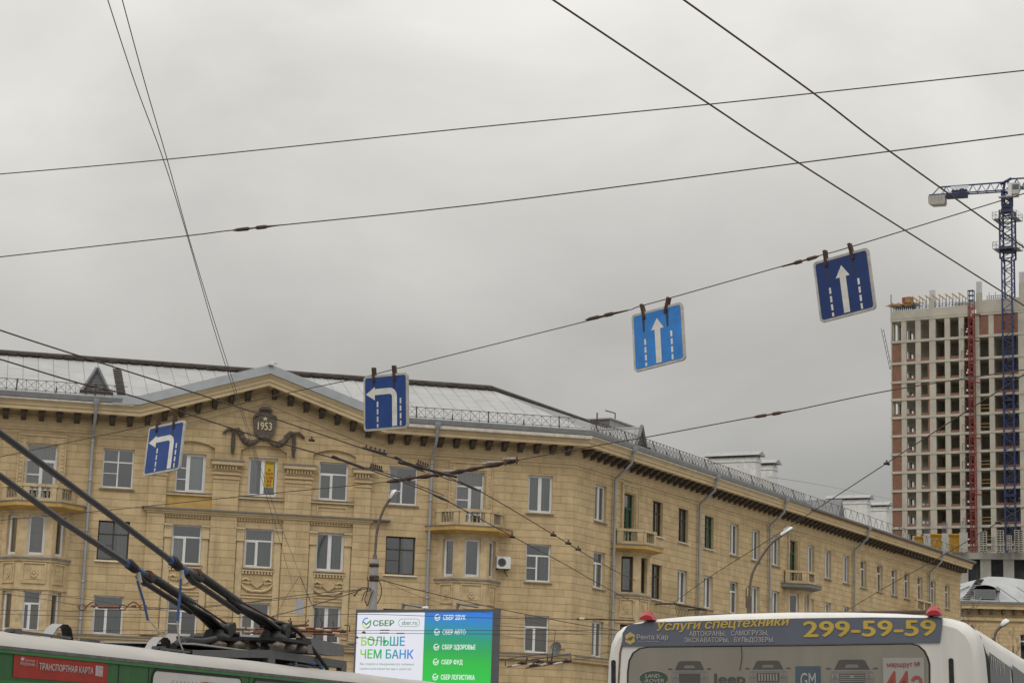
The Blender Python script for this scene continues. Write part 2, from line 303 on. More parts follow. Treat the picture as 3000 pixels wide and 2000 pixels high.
# ================================================================== apartment building
AA, BA = R(14.0014), R(62.1972)
bld = thing('apartment_building', 'long ochre stone apartment block with white metal roof, gable dated 1953 and balconies', 'building', (3.0932, 96.0817, 0), AA)
FA, FB = 0., BA-AA           # frames of the two wings, x along the wall, -y out of it
TM = math.tan((BA-AA)/2)     # mitre factor at the corner
ROWS = [(12.36, 14.08), (9.20, 10.91), (5.98, 7.66)]
def wall_holes(mb, x0, x1, z0, z1, holes, dep=.28, M=None, mi=0, rmi=1):
    xs = sorted({x0, x1, *[h[0] for h in holes], *[h[1] for h in holes]}); zs = sorted({z0, z1, *[h[2] for h in holes], *[h[3] for h in holes]})
    T = (lambda p: M @ Vector(p)) if M else (lambda p: p)
    for i in range(len(xs)-1):
        for j in range(len(zs)-1):
            cx, cz = (xs[i]+xs[i+1])/2, (zs[j]+zs[j+1])/2
            if any(h[0] < cx < h[1] and h[2] < cz < h[3] for h in holes): continue
            mb.quad(T((xs[i], 0, zs[j])), T((xs[i+1], 0, zs[j])), T((xs[i+1], 0, zs[j+1])), T((xs[i], 0, zs[j+1])), mi)
    for a, b, c, d in holes:
        for p, q in (((a, c), (b, c)), ((b, c), (b, d)), ((b, d), (a, d)), ((a, d), (a, c))):
            mb.quad(T((p[0], 0, p[1])), T((p[0], dep, p[1])), T((q[0], dep, q[1])), T((q[0], 0, q[1])), rmi)
# ---- windows
WCACHE = {}
def frame_mesh(kind, wd, ht, mt):
    key = (kind, round(wd, 2), round(ht, 2), mt.name)
    if key in WCACHE: return WCACHE[key]
    m = MB(); f = .065; Y0, Y1 = .15, .22; h = wd/2
    def v(x, z0, z1, t=.075): m.box(x-t/2, x+t/2, Y0-.004, Y1+.004, z0, z1)
    def hz(z, x0, x1, t=.07): m.box(x0, x1, Y0-.002, Y1+.002, z-t/2, z+t/2)
    m.box(-h, -h+f, Y0, Y1, 0, ht); m.box(h-f, h, Y0, Y1, 0, ht); m.box(-h+f, h-f, Y0, Y1, 0, f); m.box(-h+f, h-f, Y0, Y1, ht-f, ht)
    def sash(x0, x1, z0, z1, t=.035):
        m.box(x0, x0+t, Y0-.012, Y1, z0, z1); m.box(x1-t, x1, Y0-.012, Y1, z0, z1); m.box(x0+t, x1-t, Y0-.012, Y1, z0, z0+t); m.box(x0+t, x1-t, Y0-.012, Y1, z1-t, z1)
    i0, i1 = -h+f, h-f
    if kind == 'T':
        zt = ht*.69; hz(zt, i0, i1); v(-.06, f, zt-.035); sash(i0, -.1, f, zt-.035)
    elif kind == 'T3':
        zt = ht*.69; hz(zt, i0, i1); v(-.05, f, zt-.035); hz(ht*.36, i0, -.09, .04)
    elif kind == '2':
        v(0, f, ht-f, .09); sash(i0, -.045, f, ht-f); sash(.045, i1, f, ht-f)
    elif kind == 'X':
        zt = ht*.66; hz(zt, i0, i1, .06); v(0, f, zt-.03, .06); v(0, zt+.03, ht-f, .06); hz(ht*.37, i0, -.03, .03)
    elif kind == 'P':
        v(-.14, f, ht-f, .11); hz(ht*.62, i0, -.19, .04); hz(ht*.33, i0, -.19, .04); sash(-.085, i1, f, ht-f, .05)
    elif kind == '1':
        hz(ht*.7, i0, i1, .06); sash(i0, i1, f, ht*.7-.03)
    elif kind == 'S':
        sash(i0, i1, f, ht-f, .045)
    elif kind == 'D':
        zt = ht*.74; hz(zt, i0, i1); v(-.02, f, zt-.035, .09); hz(ht*.5, i0, -.065, .06); sash(.025, i1, f, zt-.035, .05); hz(ht*.25, i0, i1, .05)
    WCACHE[key] = m.mesh('window', mt)
    return WCACHE[key]
def pane_mesh(wd, ht):
    k = ('pane', round(wd, 2), round(ht, 2))
    if k not in WCACHE:
        m = MB(); h = wd/2; m.quad((-h+.02, .19, .02), (h-.02, .19, .02), (h-.02, .19, ht-.02), (-h+.02, .19, ht-.02)); WCACHE[k] = m.mesh('pane', M_GLASS)
    return WCACHE[k]
def sill_mesh(wd, mt=M_SILL):
    k = ('sill', round(wd, 2), mt.name)
    if k not in WCACHE:
        m = MB(); h = wd/2+.09; m.add([(-h, -.10, -.055), (h, -.10, -.055), (h, .15, -.0), (-h, .15, -.0), (-h, -.10, -.085), (h, -.10, -.085), (h, .15, -.05), (-h, .15, -.05)], [(0, 1, 2, 3), (4, 5, 1, 0), (7, 6, 5, 4), (0, 3, 7, 4), (1, 5, 6, 2)]); WCACHE[k] = m.mesh('window_sill', mt)
    return WCACHE[k]
def curtain_mesh(wd, ht, kind, mt):
    k = ('cur', round(wd, 2), round(ht, 2), kind, mt.name)
    if k not in WCACHE:
        m = MB(); h = wd/2-.03; x0, x1, zb, ztp = {'full': (-h, h, 0, ht), 'left': (-h, -h+wd*.3, 0, ht), 'right': (h-wd*.34, h, 0, ht), 'top': (-h, h, ht*.45, ht), 'low': (-h, h, 0, ht*.66), 'blind': (-.08, h, 0, ht), 'halfleft': (-h, -.05, 0, ht*.68)}[kind]
        n = max(6, int((x1-x0)/.035)); pts = []
        for i in range(n+1):
            x = x0+(x1-x0)*i/n; yy = .30+(.025*math.sin(x*47)+.015*math.sin(x*83+1) if kind != 'blind' else 0)
            pts.append((x, yy))
        for (a, ya), (b, yb) in zip(pts[:-1], pts[1:]): m.quad((a, ya, zb), (b, yb, zb), (b, yb, ztp), (a, ya, ztp))
        WCACHE[k] = m.mesh('curtain', mt)
    return WCACHE[k]
wins = []
def window(fr, u, v, z, wd, ht, kind, mt=M_PVC, cur=None, cm=M_CURT, rot=0., sill=M_SILL, name='window', label=None):
    """fr: frame rotation of the wing; (u,-v) point on that wing; rot extra turn (bay sides)"""
    p = Matrix.Rotation(fr, 3, 'Z') @ Vector((u, -v, z))
    o = link(name, frame_mesh(kind, wd, ht, mt), bld, p, fr+rot)
    link('pane', pane_mesh(wd, ht), o)
    if sill: link('window_sill', sill_mesh(wd, sill), o)
    if cur: link('curtain', curtain_mesh(wd, ht, cur, cm), o)
    if label: o['label'] = label
    wins.append(o); return o
# wing A windows: (left, right, row, kind, frame, curtain, curtain material)
AW = [(-21.5, -20.15, 0, 'X', M_PVC, None, 0), (-18.3, -17.0, 0, 'P', M_PVC, 'blind', M_BLIND), (-15.1, -13.8, 0, '2', M_PVC, 'left', M_CURT), (-11.92, -10.6, 0, 'T', M_PVC, 'low', M_CURTG),
      (-8.72, -7.4, 0, 'T3', M_PVC, 'left', M_CURT), (-2.2, -1.03, 0, '2', M_PVC, 'full', M_CURTG),
      (-21.5, -20.15, 1, 'X', M_WOOD, 'right', M_CURTG), (-18.3, -17.0, 1, 'T', M_PVC, 'halfleft', M_BLIND), (-15.1, -13.84, 1, 'T', M_PVC, 'full', M_CURTG), (-11.92, -10.64, 1, '2', M_PVC, 'right', M_CURTG),
      (-8.74, -7.38, 1, 'X', M_WOOD, 'right', M_CURT), (-2.2, -1.03, 1, 'T3', M_PVC, 'right', M_CURTG),
      (-21.5, -20.2, 2, 'T', M_PVC, 'full', M_CURTG), (-18.3, -17.0, 2, 'T3', M_PVC, None, 0), (-15.1, -13.84, 2, 'T', M_PVC, 'low', M_CURTO), (-11.92, -10.64, 2, '2', M_PVC, 'full', M_CURT),
      (-8.74, -7.4, 2, 'X', M_WOOD, None, 0), (-2.2, -1.03, 2, 'T', M_PVC, 'full', M_CURTO)]
holesA = []
for a, b, r, k, mt, cu, cm in AW:
    z0, z1 = ROWS[r]; holesA.append((a, b, z0, z1))
    window(FA, (a+b)/2, 0, z0, b-a, z1-z0, k, mt, cu, cm or M_CURT, sill=M_PVC if (r == 1 and mt is M_WOOD) or (r == 2) else M_SILL)
BAYA, BAYB = (-24.12, -4.93), (6.2, 29.5)
for c in BAYA: holesA.append((c-.65, c+.65, 11.45, 14.05))
BW1 = [2.28, 9.04, 12.35, 15.87, 19.54, 22.79, 26.0, 32.0, 35.1, 38.55, 42.0, 45.4, 48.55, 51.4, 54.45, 57.65, 61.2]
DARKB = {(0, 1), (0, 2), (0, 3), (1, 1), (2, 1)}
holesB = []
for r in range(3):
    for i, u in enumerate(BW1):
        if (r == 1 and u > 43) or (r == 2 and u > 24): continue
        z0, z1 = ROWS[r]; wd = 1.28
        if u > 30: wd = 1.2
        mt = M_WOOD if (r, i) in DARKB else M_PVC
        if (r, i) == (0, 3): mt = M_GREENW
        kd = 'X' if mt is not M_PVC else ('T' if (r == 1 and i in (0, 4)) or (r == 0 and 10 <= i) else '2')
        holesB.append((u, u+wd, z0, z1))
        window(FB, u+wd/2, 0, z0, wd, z1-z0, kd, mt, random.choice([None, 'full', 'right', 'low', 'left']), random.choice([M_CURT, M_CURT, M_CURTG]), sill=M_PVC if mt is not M_PVC else M_SILL)
for c in BAYB: holesB.append((c-.62, c+.62, 11.45, 14.05))
holesB.append((51.4-3.0, 51.4-1.8, 11.45, 14.05)) if False else None
# ---- walls
EAVE = 15.45
m = MB(); wall_holes(m, -33, 0, 0, EAVE, holesA)
m.build('wall', [M_STONE, M_PLAS], bld)
m = MB(); wall_holes(m, 0, 65.2, 0, EAVE, holesB); m.quad((65.2, 0, 0), (65.2, 12, 0), (65.2, 12, EAVE), (65.2, 0, EAVE))
m.build('wall', [M_STONEB, M_PLAS], bld, None, FB)
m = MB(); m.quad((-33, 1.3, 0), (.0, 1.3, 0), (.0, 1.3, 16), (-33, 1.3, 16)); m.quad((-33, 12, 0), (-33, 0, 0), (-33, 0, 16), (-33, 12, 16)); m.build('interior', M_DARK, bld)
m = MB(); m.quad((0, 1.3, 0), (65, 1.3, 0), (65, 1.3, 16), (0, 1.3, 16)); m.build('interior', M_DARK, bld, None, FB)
# ---- bays, balconies and their doors
def bay(fr, c, label=None, slabmat=M_ORANGE, rows=(1, 2), wm=M_PVC, doormat=M_PVC, withbay=True):
    HW, FW, D = 1.42, .66, .86
    pl = [(-HW, 0), (-FW, -D), (FW, -D), (HW, 0)]
    T = Matrix.Rotation(fr, 4, 'Z') @ Matrix.Translation((c, 0, 0))
    if withbay:
        m = MB()
        for i in range(3):
            a, b = Vector(pl[i]), Vector(pl[i+1]); L = (b-a).length; an = math.atan2(b.y-a.y, b.x-a.x)
            M4 = Matrix.Translation((a.x, a.y, 0)) @ Matrix.Rotation(an, 4, 'Z')
            ww = .74 if i == 1 else .60
            hs = [(L/2-ww/2, L/2+ww/2, *ROWS[r]) for r in rows]
            wall_holes(m, 0, L, 0, 11.2, hs, .2, M4, 0, 0)
            for r in rows:
                P = T @ M4 @ Vector((L/2, 0, ROWS[r][0]))
                o = link('window', frame_mesh('S' if (i != 1 or r == 1) else 'T', ww, ROWS[r][1]-ROWS[r][0], wm), bld, P, fr+an); link('pane', pane_mesh(ww, ROWS[r][1]-ROWS[r][0]), o); wins.append(o)
                if i == 1: link('curtain', curtain_mesh(ww, ROWS[r][1]-ROWS[r][0], random.choice(['left', 'full']), M_CURTG), o)
            # carved panels
            pw = .5 if i == 1 else .36
            for x0, x1, z0, z1 in ((L/2-pw, L/2+pw, 8.82, 8.88), (L/2-pw, L/2+pw, 7.98, 8.04), (L/2-pw, L/2-pw+.06, 8.04, 8.82), (L/2+pw-.06, L/2+pw, 8.04, 8.82)): m.box(x0, x1, -.05, .02, z0, z1, 0, M4)
            m.box(L/2-pw*.62, L/2+pw*.62, -.02, .02, 8.16, 8.70, 0, M4)
            for q in range(8):
                t = q*math.pi/4; m.box(L/2+.13*math.cos(t)*(1 if i == 1 else .7)-.05, L/2+.13*math.cos(t)*(1 if i == 1 else .7)+.05, -.06, 0, 8.43+.15*math.sin(t)-.06, 8.43+.15*math.sin(t)+.06, 0, M4)
            m.box(L/2-.05, L/2+.05, -.075, 0, 8.37, 8.49, 0, M4)
        b_ = m.build('bay', M_BALC, bld, T.translation, fr)
        for s_, z0, z1, mi in ((1.10, 9.02, 9.10, 1), (1.05, 8.92, 9.02, 0), (1.05, 11.0, 11.14, 0), (1.04, 7.72, 7.80, 0)):
            lg = MB(); q = [(x*s_, y*s_-.02) for x, y in pl]; n = len(q)
            vs = [(x, y, z0) for x, y in q]+[(x, y, z1) for x, y in q]; lg.add(vs, [(0, 1, 5, 4), (1, 2, 6, 5), (2, 3, 7, 6), (4, 5, 6, 7), (3, 2, 1, 0)], mi); lg.build('ledge', [M_BALC, M_SILL], b_)
    # slab
    bal = MB(); SW, SF, SD = 2.05, .95, 1.42
    q = [(-SW, 0), (-SF, -SD), (SF, -SD), (SW, 0)]; q2 = [(-HW-.1, 0), (-FW-.1, -D-.1), (FW+.1, -D-.1), (HW+.1, 0)]; n = 4
    vs = [(x, y, 11.10) for x, y in q2]+[(x, y, 11.24) for x, y in q]+[(x, y, 11.42) for x, y in q]+[(x*1.02, y*1.02, 11.42) for x, y in q]+[(x*1.02, y*1.02, 11.46) for x, y in q]
    fs = []
    for k in range(4):
        for i in range(3): fs.append((k*4+i, k*4+i+1, k*4+i+5, k*4+i+4))
    bal.add(vs, fs[:9], 0); bal.add(vs, fs[9:], 1); bal.add(vs, [(16, 17, 18, 19)], 1); bal.add(vs, [(3, 2, 1, 0)], 0)
    bo = bal.build('balcony', [slabmat, M_ZINC], bld, T.translation, fr)
    if label: bo['label'] = label
    # parapet
    P = MB(); e = 1.06; bl = MB(); bsp = []
    q = [(-HW*e, -.05), (-FW*e, -D*1.25), (FW*e, -D*1.25), (HW*e, -.05)]; zb, zt = 11.46, 12.22
    prof = [(0.05, 0), (.05, .05), (.03, .07), (.06, .2), (.055, .26), (.025, .38), (.045, .42), (.045, .46)]
    for i in range(3):
        a, b = Vector(q[i]), Vector(q[i+1]); L = (b-a).length; an = math.atan2(b.y-a.y, b.x-a.x); M4 = Matrix.Translation((a.x, a.y, 0)) @ Matrix.Rotation(an, 4, 'Z')
        P.box(-.03, L+.03, -.10, .10, zt-.13, zt, 0, M4); P.box(0, L, -.08, .08, zb, zb+.16, 0, M4)
        pw = .26 if i == 1 else .30
        P.box(0, pw, -.075, .075, zb+.16, zt-.13, 0, M4); P.box(L-pw, L, -.075, .075, zb+.16, zt-.13, 0, M4)
        nb = 4
        for k in range(nb):
            x = pw+(L-2*pw)*(k+.5)/nb; bsp.append(M4 @ Vector((x, 0, zb+.16)))
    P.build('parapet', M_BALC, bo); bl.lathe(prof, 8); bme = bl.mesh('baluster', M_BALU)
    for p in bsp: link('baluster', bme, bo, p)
    # door and its carved surround
    d = window(fr, c, 0, 11.45, 1.3 if fr == FA else 1.24, 2.6, 'D', doormat, 'full' if fr == FA else None, M_CURT, sill=None, name='balcony_door')
    s = MB(); w0 = .68 if fr == FA else .65
    for x0, x1, z0, z1 in ((-w0-.34, -w0-.05, 11.46, 14.46), (w0+.05, w0+.34, 11.46, 14.46), (-w0-.05, w0+.05, 14.12, 14.46)):
        s.box(x0, x1, -.05, .0, z0, z1); 
    for x in (-w0-.34, w0+.29): s.box(x, x+.05, -.09, -.05, 11.46, 14.46)
    s.box(-w0-.34, w0+.34, -.10, -.05, 14.41, 14.50)
    for x in (-w0-.2, w0+.2):
        z = 11.9
        while z < 14.3: s.box(x-.06, x+.06, -.075, -.05, z, z+.09); z += .17
    x = -w0
    while x < w0: s.box(x, x+.09, -.075, -.05, 14.2, 14.32); x += .17
    s.build('door_surround', M_BALC, d, (0, 0, -11.45), 0)
    return bo
bay(FA, BAYA[0]); bay(FA, BAYA[1])
bay(FB, BAYB[0], 'balcony of the side wing with a green door', wm=M_WOOD, doormat=M_GREENW)
bay(FB, BAYB[1], 'balcony with a bare grey stone slab', slabmat=M_SILL, doormat=M_GREENW)
bay(FB, 52.1, None, withbay=False, doormat=M_PVC) if False else None
# far balcony of the side wing (no bay seen below it)
m = MB(); m.box(50.2, 53.8, -1.25, 0, 11.1, 11.42); o = m.build('balcony', M_BALC, bld, None, FB)
P, BL = MB(), MB()
for x0, x1, y0, y1 in ((50.25, 50.45, -1.2, -1.0), (51.9, 52.1, -1.2, -1.0), (53.55, 53.75, -1.2, -1.0)): P.box(x0, x1, y0, y1, 11.42, 12.1)
P.box(50.2, 53.8, -1.22, -1.02, 12.1, 12.22); P.box(50.2, 53.8, -1.22, -1.02, 11.42, 11.55); P.box(53.58, 53.8, -1.02, 0, 12.1, 12.22)
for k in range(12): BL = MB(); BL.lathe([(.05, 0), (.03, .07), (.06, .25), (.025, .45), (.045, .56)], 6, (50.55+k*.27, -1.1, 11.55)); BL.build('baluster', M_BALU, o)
P.build('parapet', M_BALC, o)
# ---- cornice sweep
def sweep(mb, path, prof, closed_mi, ends=(None, None)):
    """path: (u,z) in the wall plane; prof: (v,t) out of the wall / across the path; ends: mitre factor for v at the first/last point"""
    rows = []
    for i, (u, z) in enumerate(path):
        d0 = Vector((path[i][0]-path[i-1][0], path[i][1]-path[i-1][1])).normalized() if i else None
        d1 = Vector((path[i+1][0]-path[i][0], path[i+1][1]-path[i][1])).normalized() if i < len(path)-1 else None
        n0 = Vector((-d0.y, d0.x)) if d0 else None; n1 = Vector((-d1.y, d1.x)) if d1 else None
        if n0 and n1: t = (n0+n1)/(1+n0.dot(n1))
        else: t = n0 or n1
        sh = 0
        if i == 0 and ends[0] is not None: sh = ends[0]
        if i == len(path)-1 and ends[1] is not None: sh = ends[1]
        rows.append([(u+t.x*b+sh*a, -a, z+t.y*b) for a, b in prof])
    k = len(prof)
    for i in range(len(rows)-1):
        for j in range(k-1): mb.quad(rows[i][j], rows[i+1][j], rows[i+1][j+1], rows[i][j+1], closed_mi)
    return rows
PATHA = [(-33, EAVE), (-20.05, EAVE), (-14.5, 17.22), (-9.15, EAVE), (0, EAVE)]
PATHB = [(0, EAVE), (65.2, EAVE)]
LOW = [(0, -.78), (.05, -.78), (.05, -.70), (.09, -.66), (.09, -.55), (.06, -.53), (.06, -.45), (.13, -.41), (.13, -.26), (.19, -.24), (.19, -.20), (.12, -.18), (.12, 0)]
TOP = [(.12, 0), (.90, 0), (.90, .15), (.95, .17), (.96, .27), (1.0, .33), (1.06, .41), (1.07, .47), (.6, .50), (0, .52)]
for PATH, fr, en in ((PATHA, FA, (None, TM)), (PATHB, FB, (-TM, None))):
    m = MB(); sweep(m, PATH, LOW, 0, en); r = sweep(m, PATH, TOP, 1, en)
    if fr == FB: m.poly([(65.2, p[1], p[2]) for p in r[-1]], 1)
    m.build('cornice', [M_PLAS, M_FASC], bld, None, fr)
# peeling whitish drip edge on top of the cornice
m = MB(); sweep(m, [(-9.3, EAVE), (0, EAVE)], [(1.075, .30), (1.10, .33), (1.11, .46), (1.0, .49)], 0, (None, TM)); m.build('drip_edge', M_WORN, bld); m = MB(); sweep(m, [(-33, EAVE), (-20.4, EAVE)], [(1.075, .38), (1.10, .40), (1.11, .46), (1.0, .49)], 0)
m.build('drip_edge', M_WORN, bld)
m = MB(); sweep(m, [(0, EAVE), (24, EAVE)], [(1.075, .40), (1.09, .41), (1.10, .46), (1.0, .49)], 0, (-TM, None)); m.build('drip_edge', M_WORN, bld, None, FB)
# gutters
GP = [(1.10, .47), (1.12, .50), (1.12, .70), (1.08, .74), (1.0, .66)]
m = MB(); sweep(m, [(-33, EAVE), (-20.9, EAVE)], GP, 0); m.build('gutter', M_ZINC, bld); m = MB(); sweep(m, [(-9.1, EAVE), (0, EAVE)], GP, 0, (None, TM)); m.build('gutter', M_ZINC, bld)
m = MB(); sweep(m, [(0, EAVE), (29.5, EAVE)], GP, 0, (-TM, None)); m.build('gutter', M_ZINC, bld, None, FB); m = MB(); sweep(m, [(29.5, EAVE), (65.6, EAVE)], [(1.10, .47), (1.13, .50), (1.13, .60), (.9, .66)], 0); m.build('gutter', M_ZINC, bld, None, FB)
m = MB(); sweep(m, [(29.6, EAVE), (65.4, EAVE)], [(1.06, .36), (1.09, .37), (1.09, .47), (1.0, .48)], 0); m.build('eave_board', mat('rust_eave', (.13, .065, .035), .9, .4, 4), bld, None, FB)
# gable flashing
m = MB(); sweep(m, [(-21.3, EAVE-.03), (-20.05, EAVE+.02), (-14.5, 17.24), (-9.15, EAVE+.02), (-8.6, EAVE)], [(1.02, .46), (1.13, .46), (1.06, .86), (.2, .92)], 0)
m.build('gable_flashing', M_FLASH, bld)
# dentils and brackets
def along(path):
    out = []
    for (a, b), (c, d) in zip(path[:-1], path[1:]):
        L = math.hypot(c-a, d-b); out.append(((a, b), ((c-a)/L, (d-b)/L), L))
    return out
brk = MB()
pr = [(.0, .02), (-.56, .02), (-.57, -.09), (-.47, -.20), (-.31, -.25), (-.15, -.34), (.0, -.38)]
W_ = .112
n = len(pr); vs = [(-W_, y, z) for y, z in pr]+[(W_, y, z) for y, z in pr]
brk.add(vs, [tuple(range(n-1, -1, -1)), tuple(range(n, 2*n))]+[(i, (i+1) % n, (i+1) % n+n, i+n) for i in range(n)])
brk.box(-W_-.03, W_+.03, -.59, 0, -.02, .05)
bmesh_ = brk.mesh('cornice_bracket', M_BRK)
nbrk = 0; stuff = MB()
for PATH, fr, st in ((PATHA, FA, .76), (PATHB, FB, .76)):
    dn = MB()
    for (p, d, L) in along(PATH):
        if fr == FA:
            x = .38
        else: x = .62
        an = math.atan2(d[1], d[0])
        while x < L-.15:
            P = Vector((p[0]+d[0]*x, -.12, p[1]+d[1]*x-.02))
            P = Matrix.Rotation(fr, 3, 'Z') @ P
            if fr == FA and P.x < -27.5: x += st; continue
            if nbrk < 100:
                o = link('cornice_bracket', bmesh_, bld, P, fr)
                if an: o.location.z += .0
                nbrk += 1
            else:
                q = Vector((p[0]+d[0]*x, -.12, p[1]-.02)); stuff.box(q.x-W_, q.x+W_, q.y-.6, q.y, q.z-.3, q.z)
            x += st
        x = .05
        while x < L:
            c = Vector((p[0]+d[0]*x-d[1]*-.33, 0, p[1]+d[1]*x-.33*d[0])); M4 = Matrix.Translation(c) @ Matrix.Rotation(-an, 4, 'Y')
            dn.box(-.05, .05, -.185, -.12, -.055, .055, 0, M4); x += .2
    dn.build('dentil_band', M_PLAS, bld, None, fr)
o = stuff.build('cornice_bracket', M_BRK, bld, None, FB); o['kind'] = 'stuff'
# ---- centre bay of wing A: pilasters, arches, tympanum, bands
V = .12
def arch_pts(u0, u1, zs, rise, n=12):
    w2 = (u1-u0)/2; r = (w2*w2+rise*rise)/(2*rise); a = math.asin(w2/r); return [((u0+u1)/2+r*math.sin(-a+2*a*i/n), zs+rise-r+r*math.cos(-a+2*a*i/n)) for i in range(n+1)]
NICHE = [(-18.68, -16.66), (-15.5, -13.44), (-12.25, -10.3)]
rake = lambda u: (17.22-(1.77/5.5)*abs(u+14.5))-.80
m = MB()
cols = [(-19.45, -18.68), (-16.66, -15.5), (-13.44, -12.25), (-10.3, -9.55)]
for a, b in cols: m.box(a, b, -V, 0, 6.05, 14.38)
for a, b in NICHE:
    ap = arch_pts(a, b, 14.36, .26)
    m.prism([(x, z) for x, z in ap][::1]+[(b, rake(b)), ((a+b)/2, rake((a+b)/2)), (a, rake(a))], -V, 0)
for a, b in cols: m.prism([(a, 14.38), (b, 14.38), (b, rake(b)), (a, rake(a))], -V, 0)
m.build('gable_wall', M_STONE, bld)
m = MB()
for a, b in cols:
    m.box(a-.06, b+.06, -V-.07, -V, 13.22, 13.28); m.box(a-.05, b+.05, -V-.05, -V, 13.02, 13.06)
    for k in range(int((b-a)/.13)): m.box(a+.03+k*.13, a+.10+k*.13, -V-.14, -V, 13.46, 13.58)
    m.box(a-.02, b+.02, -V-.10, -V, 13.58, 13.64); m.box(a-.12, b+.12, -V-.22, -V, 13.64, 13.80)
    m.box(a-.16, b+.16, -V-.26, -V, 13.80, 13.86, 1); m.box(a-.04, b+.04, -V-.06, -V, 13.40, 13.46)
for a, b in NICHE:                              # sill bands and aprons
    m.box(a, b, -.10, 0, 12.20, 12.30); m.box(a, b, -.13, 0, 12.30, 12.34, 1)
a, b = NICHE[2]; 
for x0, x1, z0, z1 in ((a+.3, b-.3, 12.0, 12.05), (a+.3, b-.3, 11.62, 11.67), (a+.3, a+.35, 11.67, 12.0), (b-.35, b-.3, 11.67, 12.0)): m.box(x0, x1, -.05, 0, z0+.03, z1+.03)
m.box(-19.6, -9.4, -.22, 0, 11.46, 11.56); m.box(-19.7, -8.6, -.30, 0, 11.56, 11.62, 1); m.box(-19.5, -9.5, -.17, 0, 11.38, 11.46)
m.build('trim', [M_PLAS, M_SILL], bld)
m = MB(); m.box(NICHE[0][0], NICHE[0][1], -.012, 0, 11.64, 12.2); m.build('apron', M_ORANGE, bld)
# surrounds of the second row and shell panels
for a, b in NICHE:
    m = MB(); sh = MB(); c = (a+b)/2; wl_, wr_ = c-.66, c+.66
    k = a+.05
    while k < b-.1: m.box(k, k+.07, -.07, 0, 11.22, 11.32); k += .13
    m.box(a, b, -.10, 0, 11.32, 11.38)
    for x in (a+.02, b-.36):
        m.box(x, x+.34, -.09, 0, 10.36, 10.92); m.box(x-.02, x+.36, -.15, 0, 10.84, 10.93); m.box(x-.02, x+.36, -.15, 0, 10.93, 10.96, 1); m.box(x-.01, x+.35, -.12, 0, 10.33, 10.38)
        for q in range(4): m.box(x+.02+q*.08, x+.065+q*.08, -.12, -.09, 10.74, 10.82)
        m.box(x+.03, x+.31, -.05, 0, 6.2, 10.33)
    k = c-.68
    while k < c+.66: m.box(k, k+.075, -.08, 0, 8.90, 9.02); k += .14
    m.box(c-.72, c+.72, -.10, 0, 9.02, 9.08); m.box(c-.7, c+.7, -.05, 0, 7.84, 7.9); m.box(c-.7, c+.7, -.05, 0, 7.98, 8.04)
    for q in range(9):                         # fan shell
        t = R(20+140*q/8); x1, z1 = c+.30*math.cos(t), 8.42+.34*math.sin(t); sh.tube([(c, -.03, 8.30), (x1, -.06, z1)], [.03, .055], 6)
    for s_ in (-1, 1):
        for q in range(5): sh.box(c+s_*(.62-q*.07)-.03, c+s_*(.62-q*.07)+.03, -.07, 0, 8.50-q*.012, 8.56)
        sh.tube([(c+s_*.64, -.04, 8.62), (c+s_*.5, -.06, 8.70), (c+s_*.36, -.04, 8.62)], .05, 6)
        sh.tube([(c, -.04, 8.16)]+[(c+s_*x, -.05, z) for x, z in ((.2, 8.14), (.42, 8.2), (.6, 8.32), (.68, 8.46))], [.06, .07, .07, .05, .03], 6)
    m.build('window_surround', [M_PLAS, M_SILL], bld); sh.build('shell_relief', M_PLAS, bld)
# belt course above the ground floor
m = MB(); m.box(-33, 0, -.24, 0, 5.80, 5.90); m.box(-33, 0, -.30, 0, 5.90, 5.96, 1); m.box(-33, 0, -.16, 0, 5.66, 5.80); m.build('belt_course', [M_PLAS, M_SILL], bld)
m = MB(); m.box(0, 65, -.24, 0, 5.80, 5.90); m.box(0, 65, -.30, 0, 5.90, 5.96, 1); m.box(0, 65, -.16, 0, 5.66, 5.80); m.build('belt_course', [M_PLAS, M_SILL], bld, None, FB)
# ---- date cartouche and garlands
m = MB(); cx, cz = -14.52, 15.56
out = [(-.52, .22), (-.50, -.10), (-.44, -.44), (-.30, -.52), (-.25, -.66), (0, -.72), (.25, -.66), (.30, -.52), (.44, -.44), (.50, -.10), (.52, .22), (.42, .40), (.30, .42), (.22, .66), (.1, .72), (-.1, .72), (-.22, .66), (-.30, .42), (-.42, .40)]
m.prism([(cx+x, cz+z) for x, z in out], -V-.16, -V)
m.tube([(cx-.26, -V-.14, cz+.60), (cx-.16, -V-.2, cz+.70), (cx+.16, -V-.2, cz+.70), (cx+.26, -V-.14, cz+.60)], .09, 8)
for s_ in (-1, 1): m.tube([(cx+s_*.3, -V-.15, cz+.40), (cx+s_*.46, -V-.2, cz+.36), (cx+s_*.50, -V-.15, cz+.26)], .06, 8)
m.tube([(cx-.22, -V-.17, cz-.62), (cx, -V-.2, cz-.56), (cx+.22, -V-.17, cz-.62)], .07, 8)
ca = m.build('date_cartouche', M_BRONZE, bld)
m = MB(); text(m, '1953', cx-.31, cx+.31, cz-.26, cz+.08, -V-.19, 0, .03)
st = [(cx+(.13 if k % 2 == 0 else .055)*math.sin(k*math.pi/5), cz+.24+(.13 if k % 2 == 0 else .055)*math.cos(k*math.pi/5)) for k in range(10)]
m.prism(st[::-1], -V-.19, -V-.15); m.build('date_numerals', M_GOLD, ca)
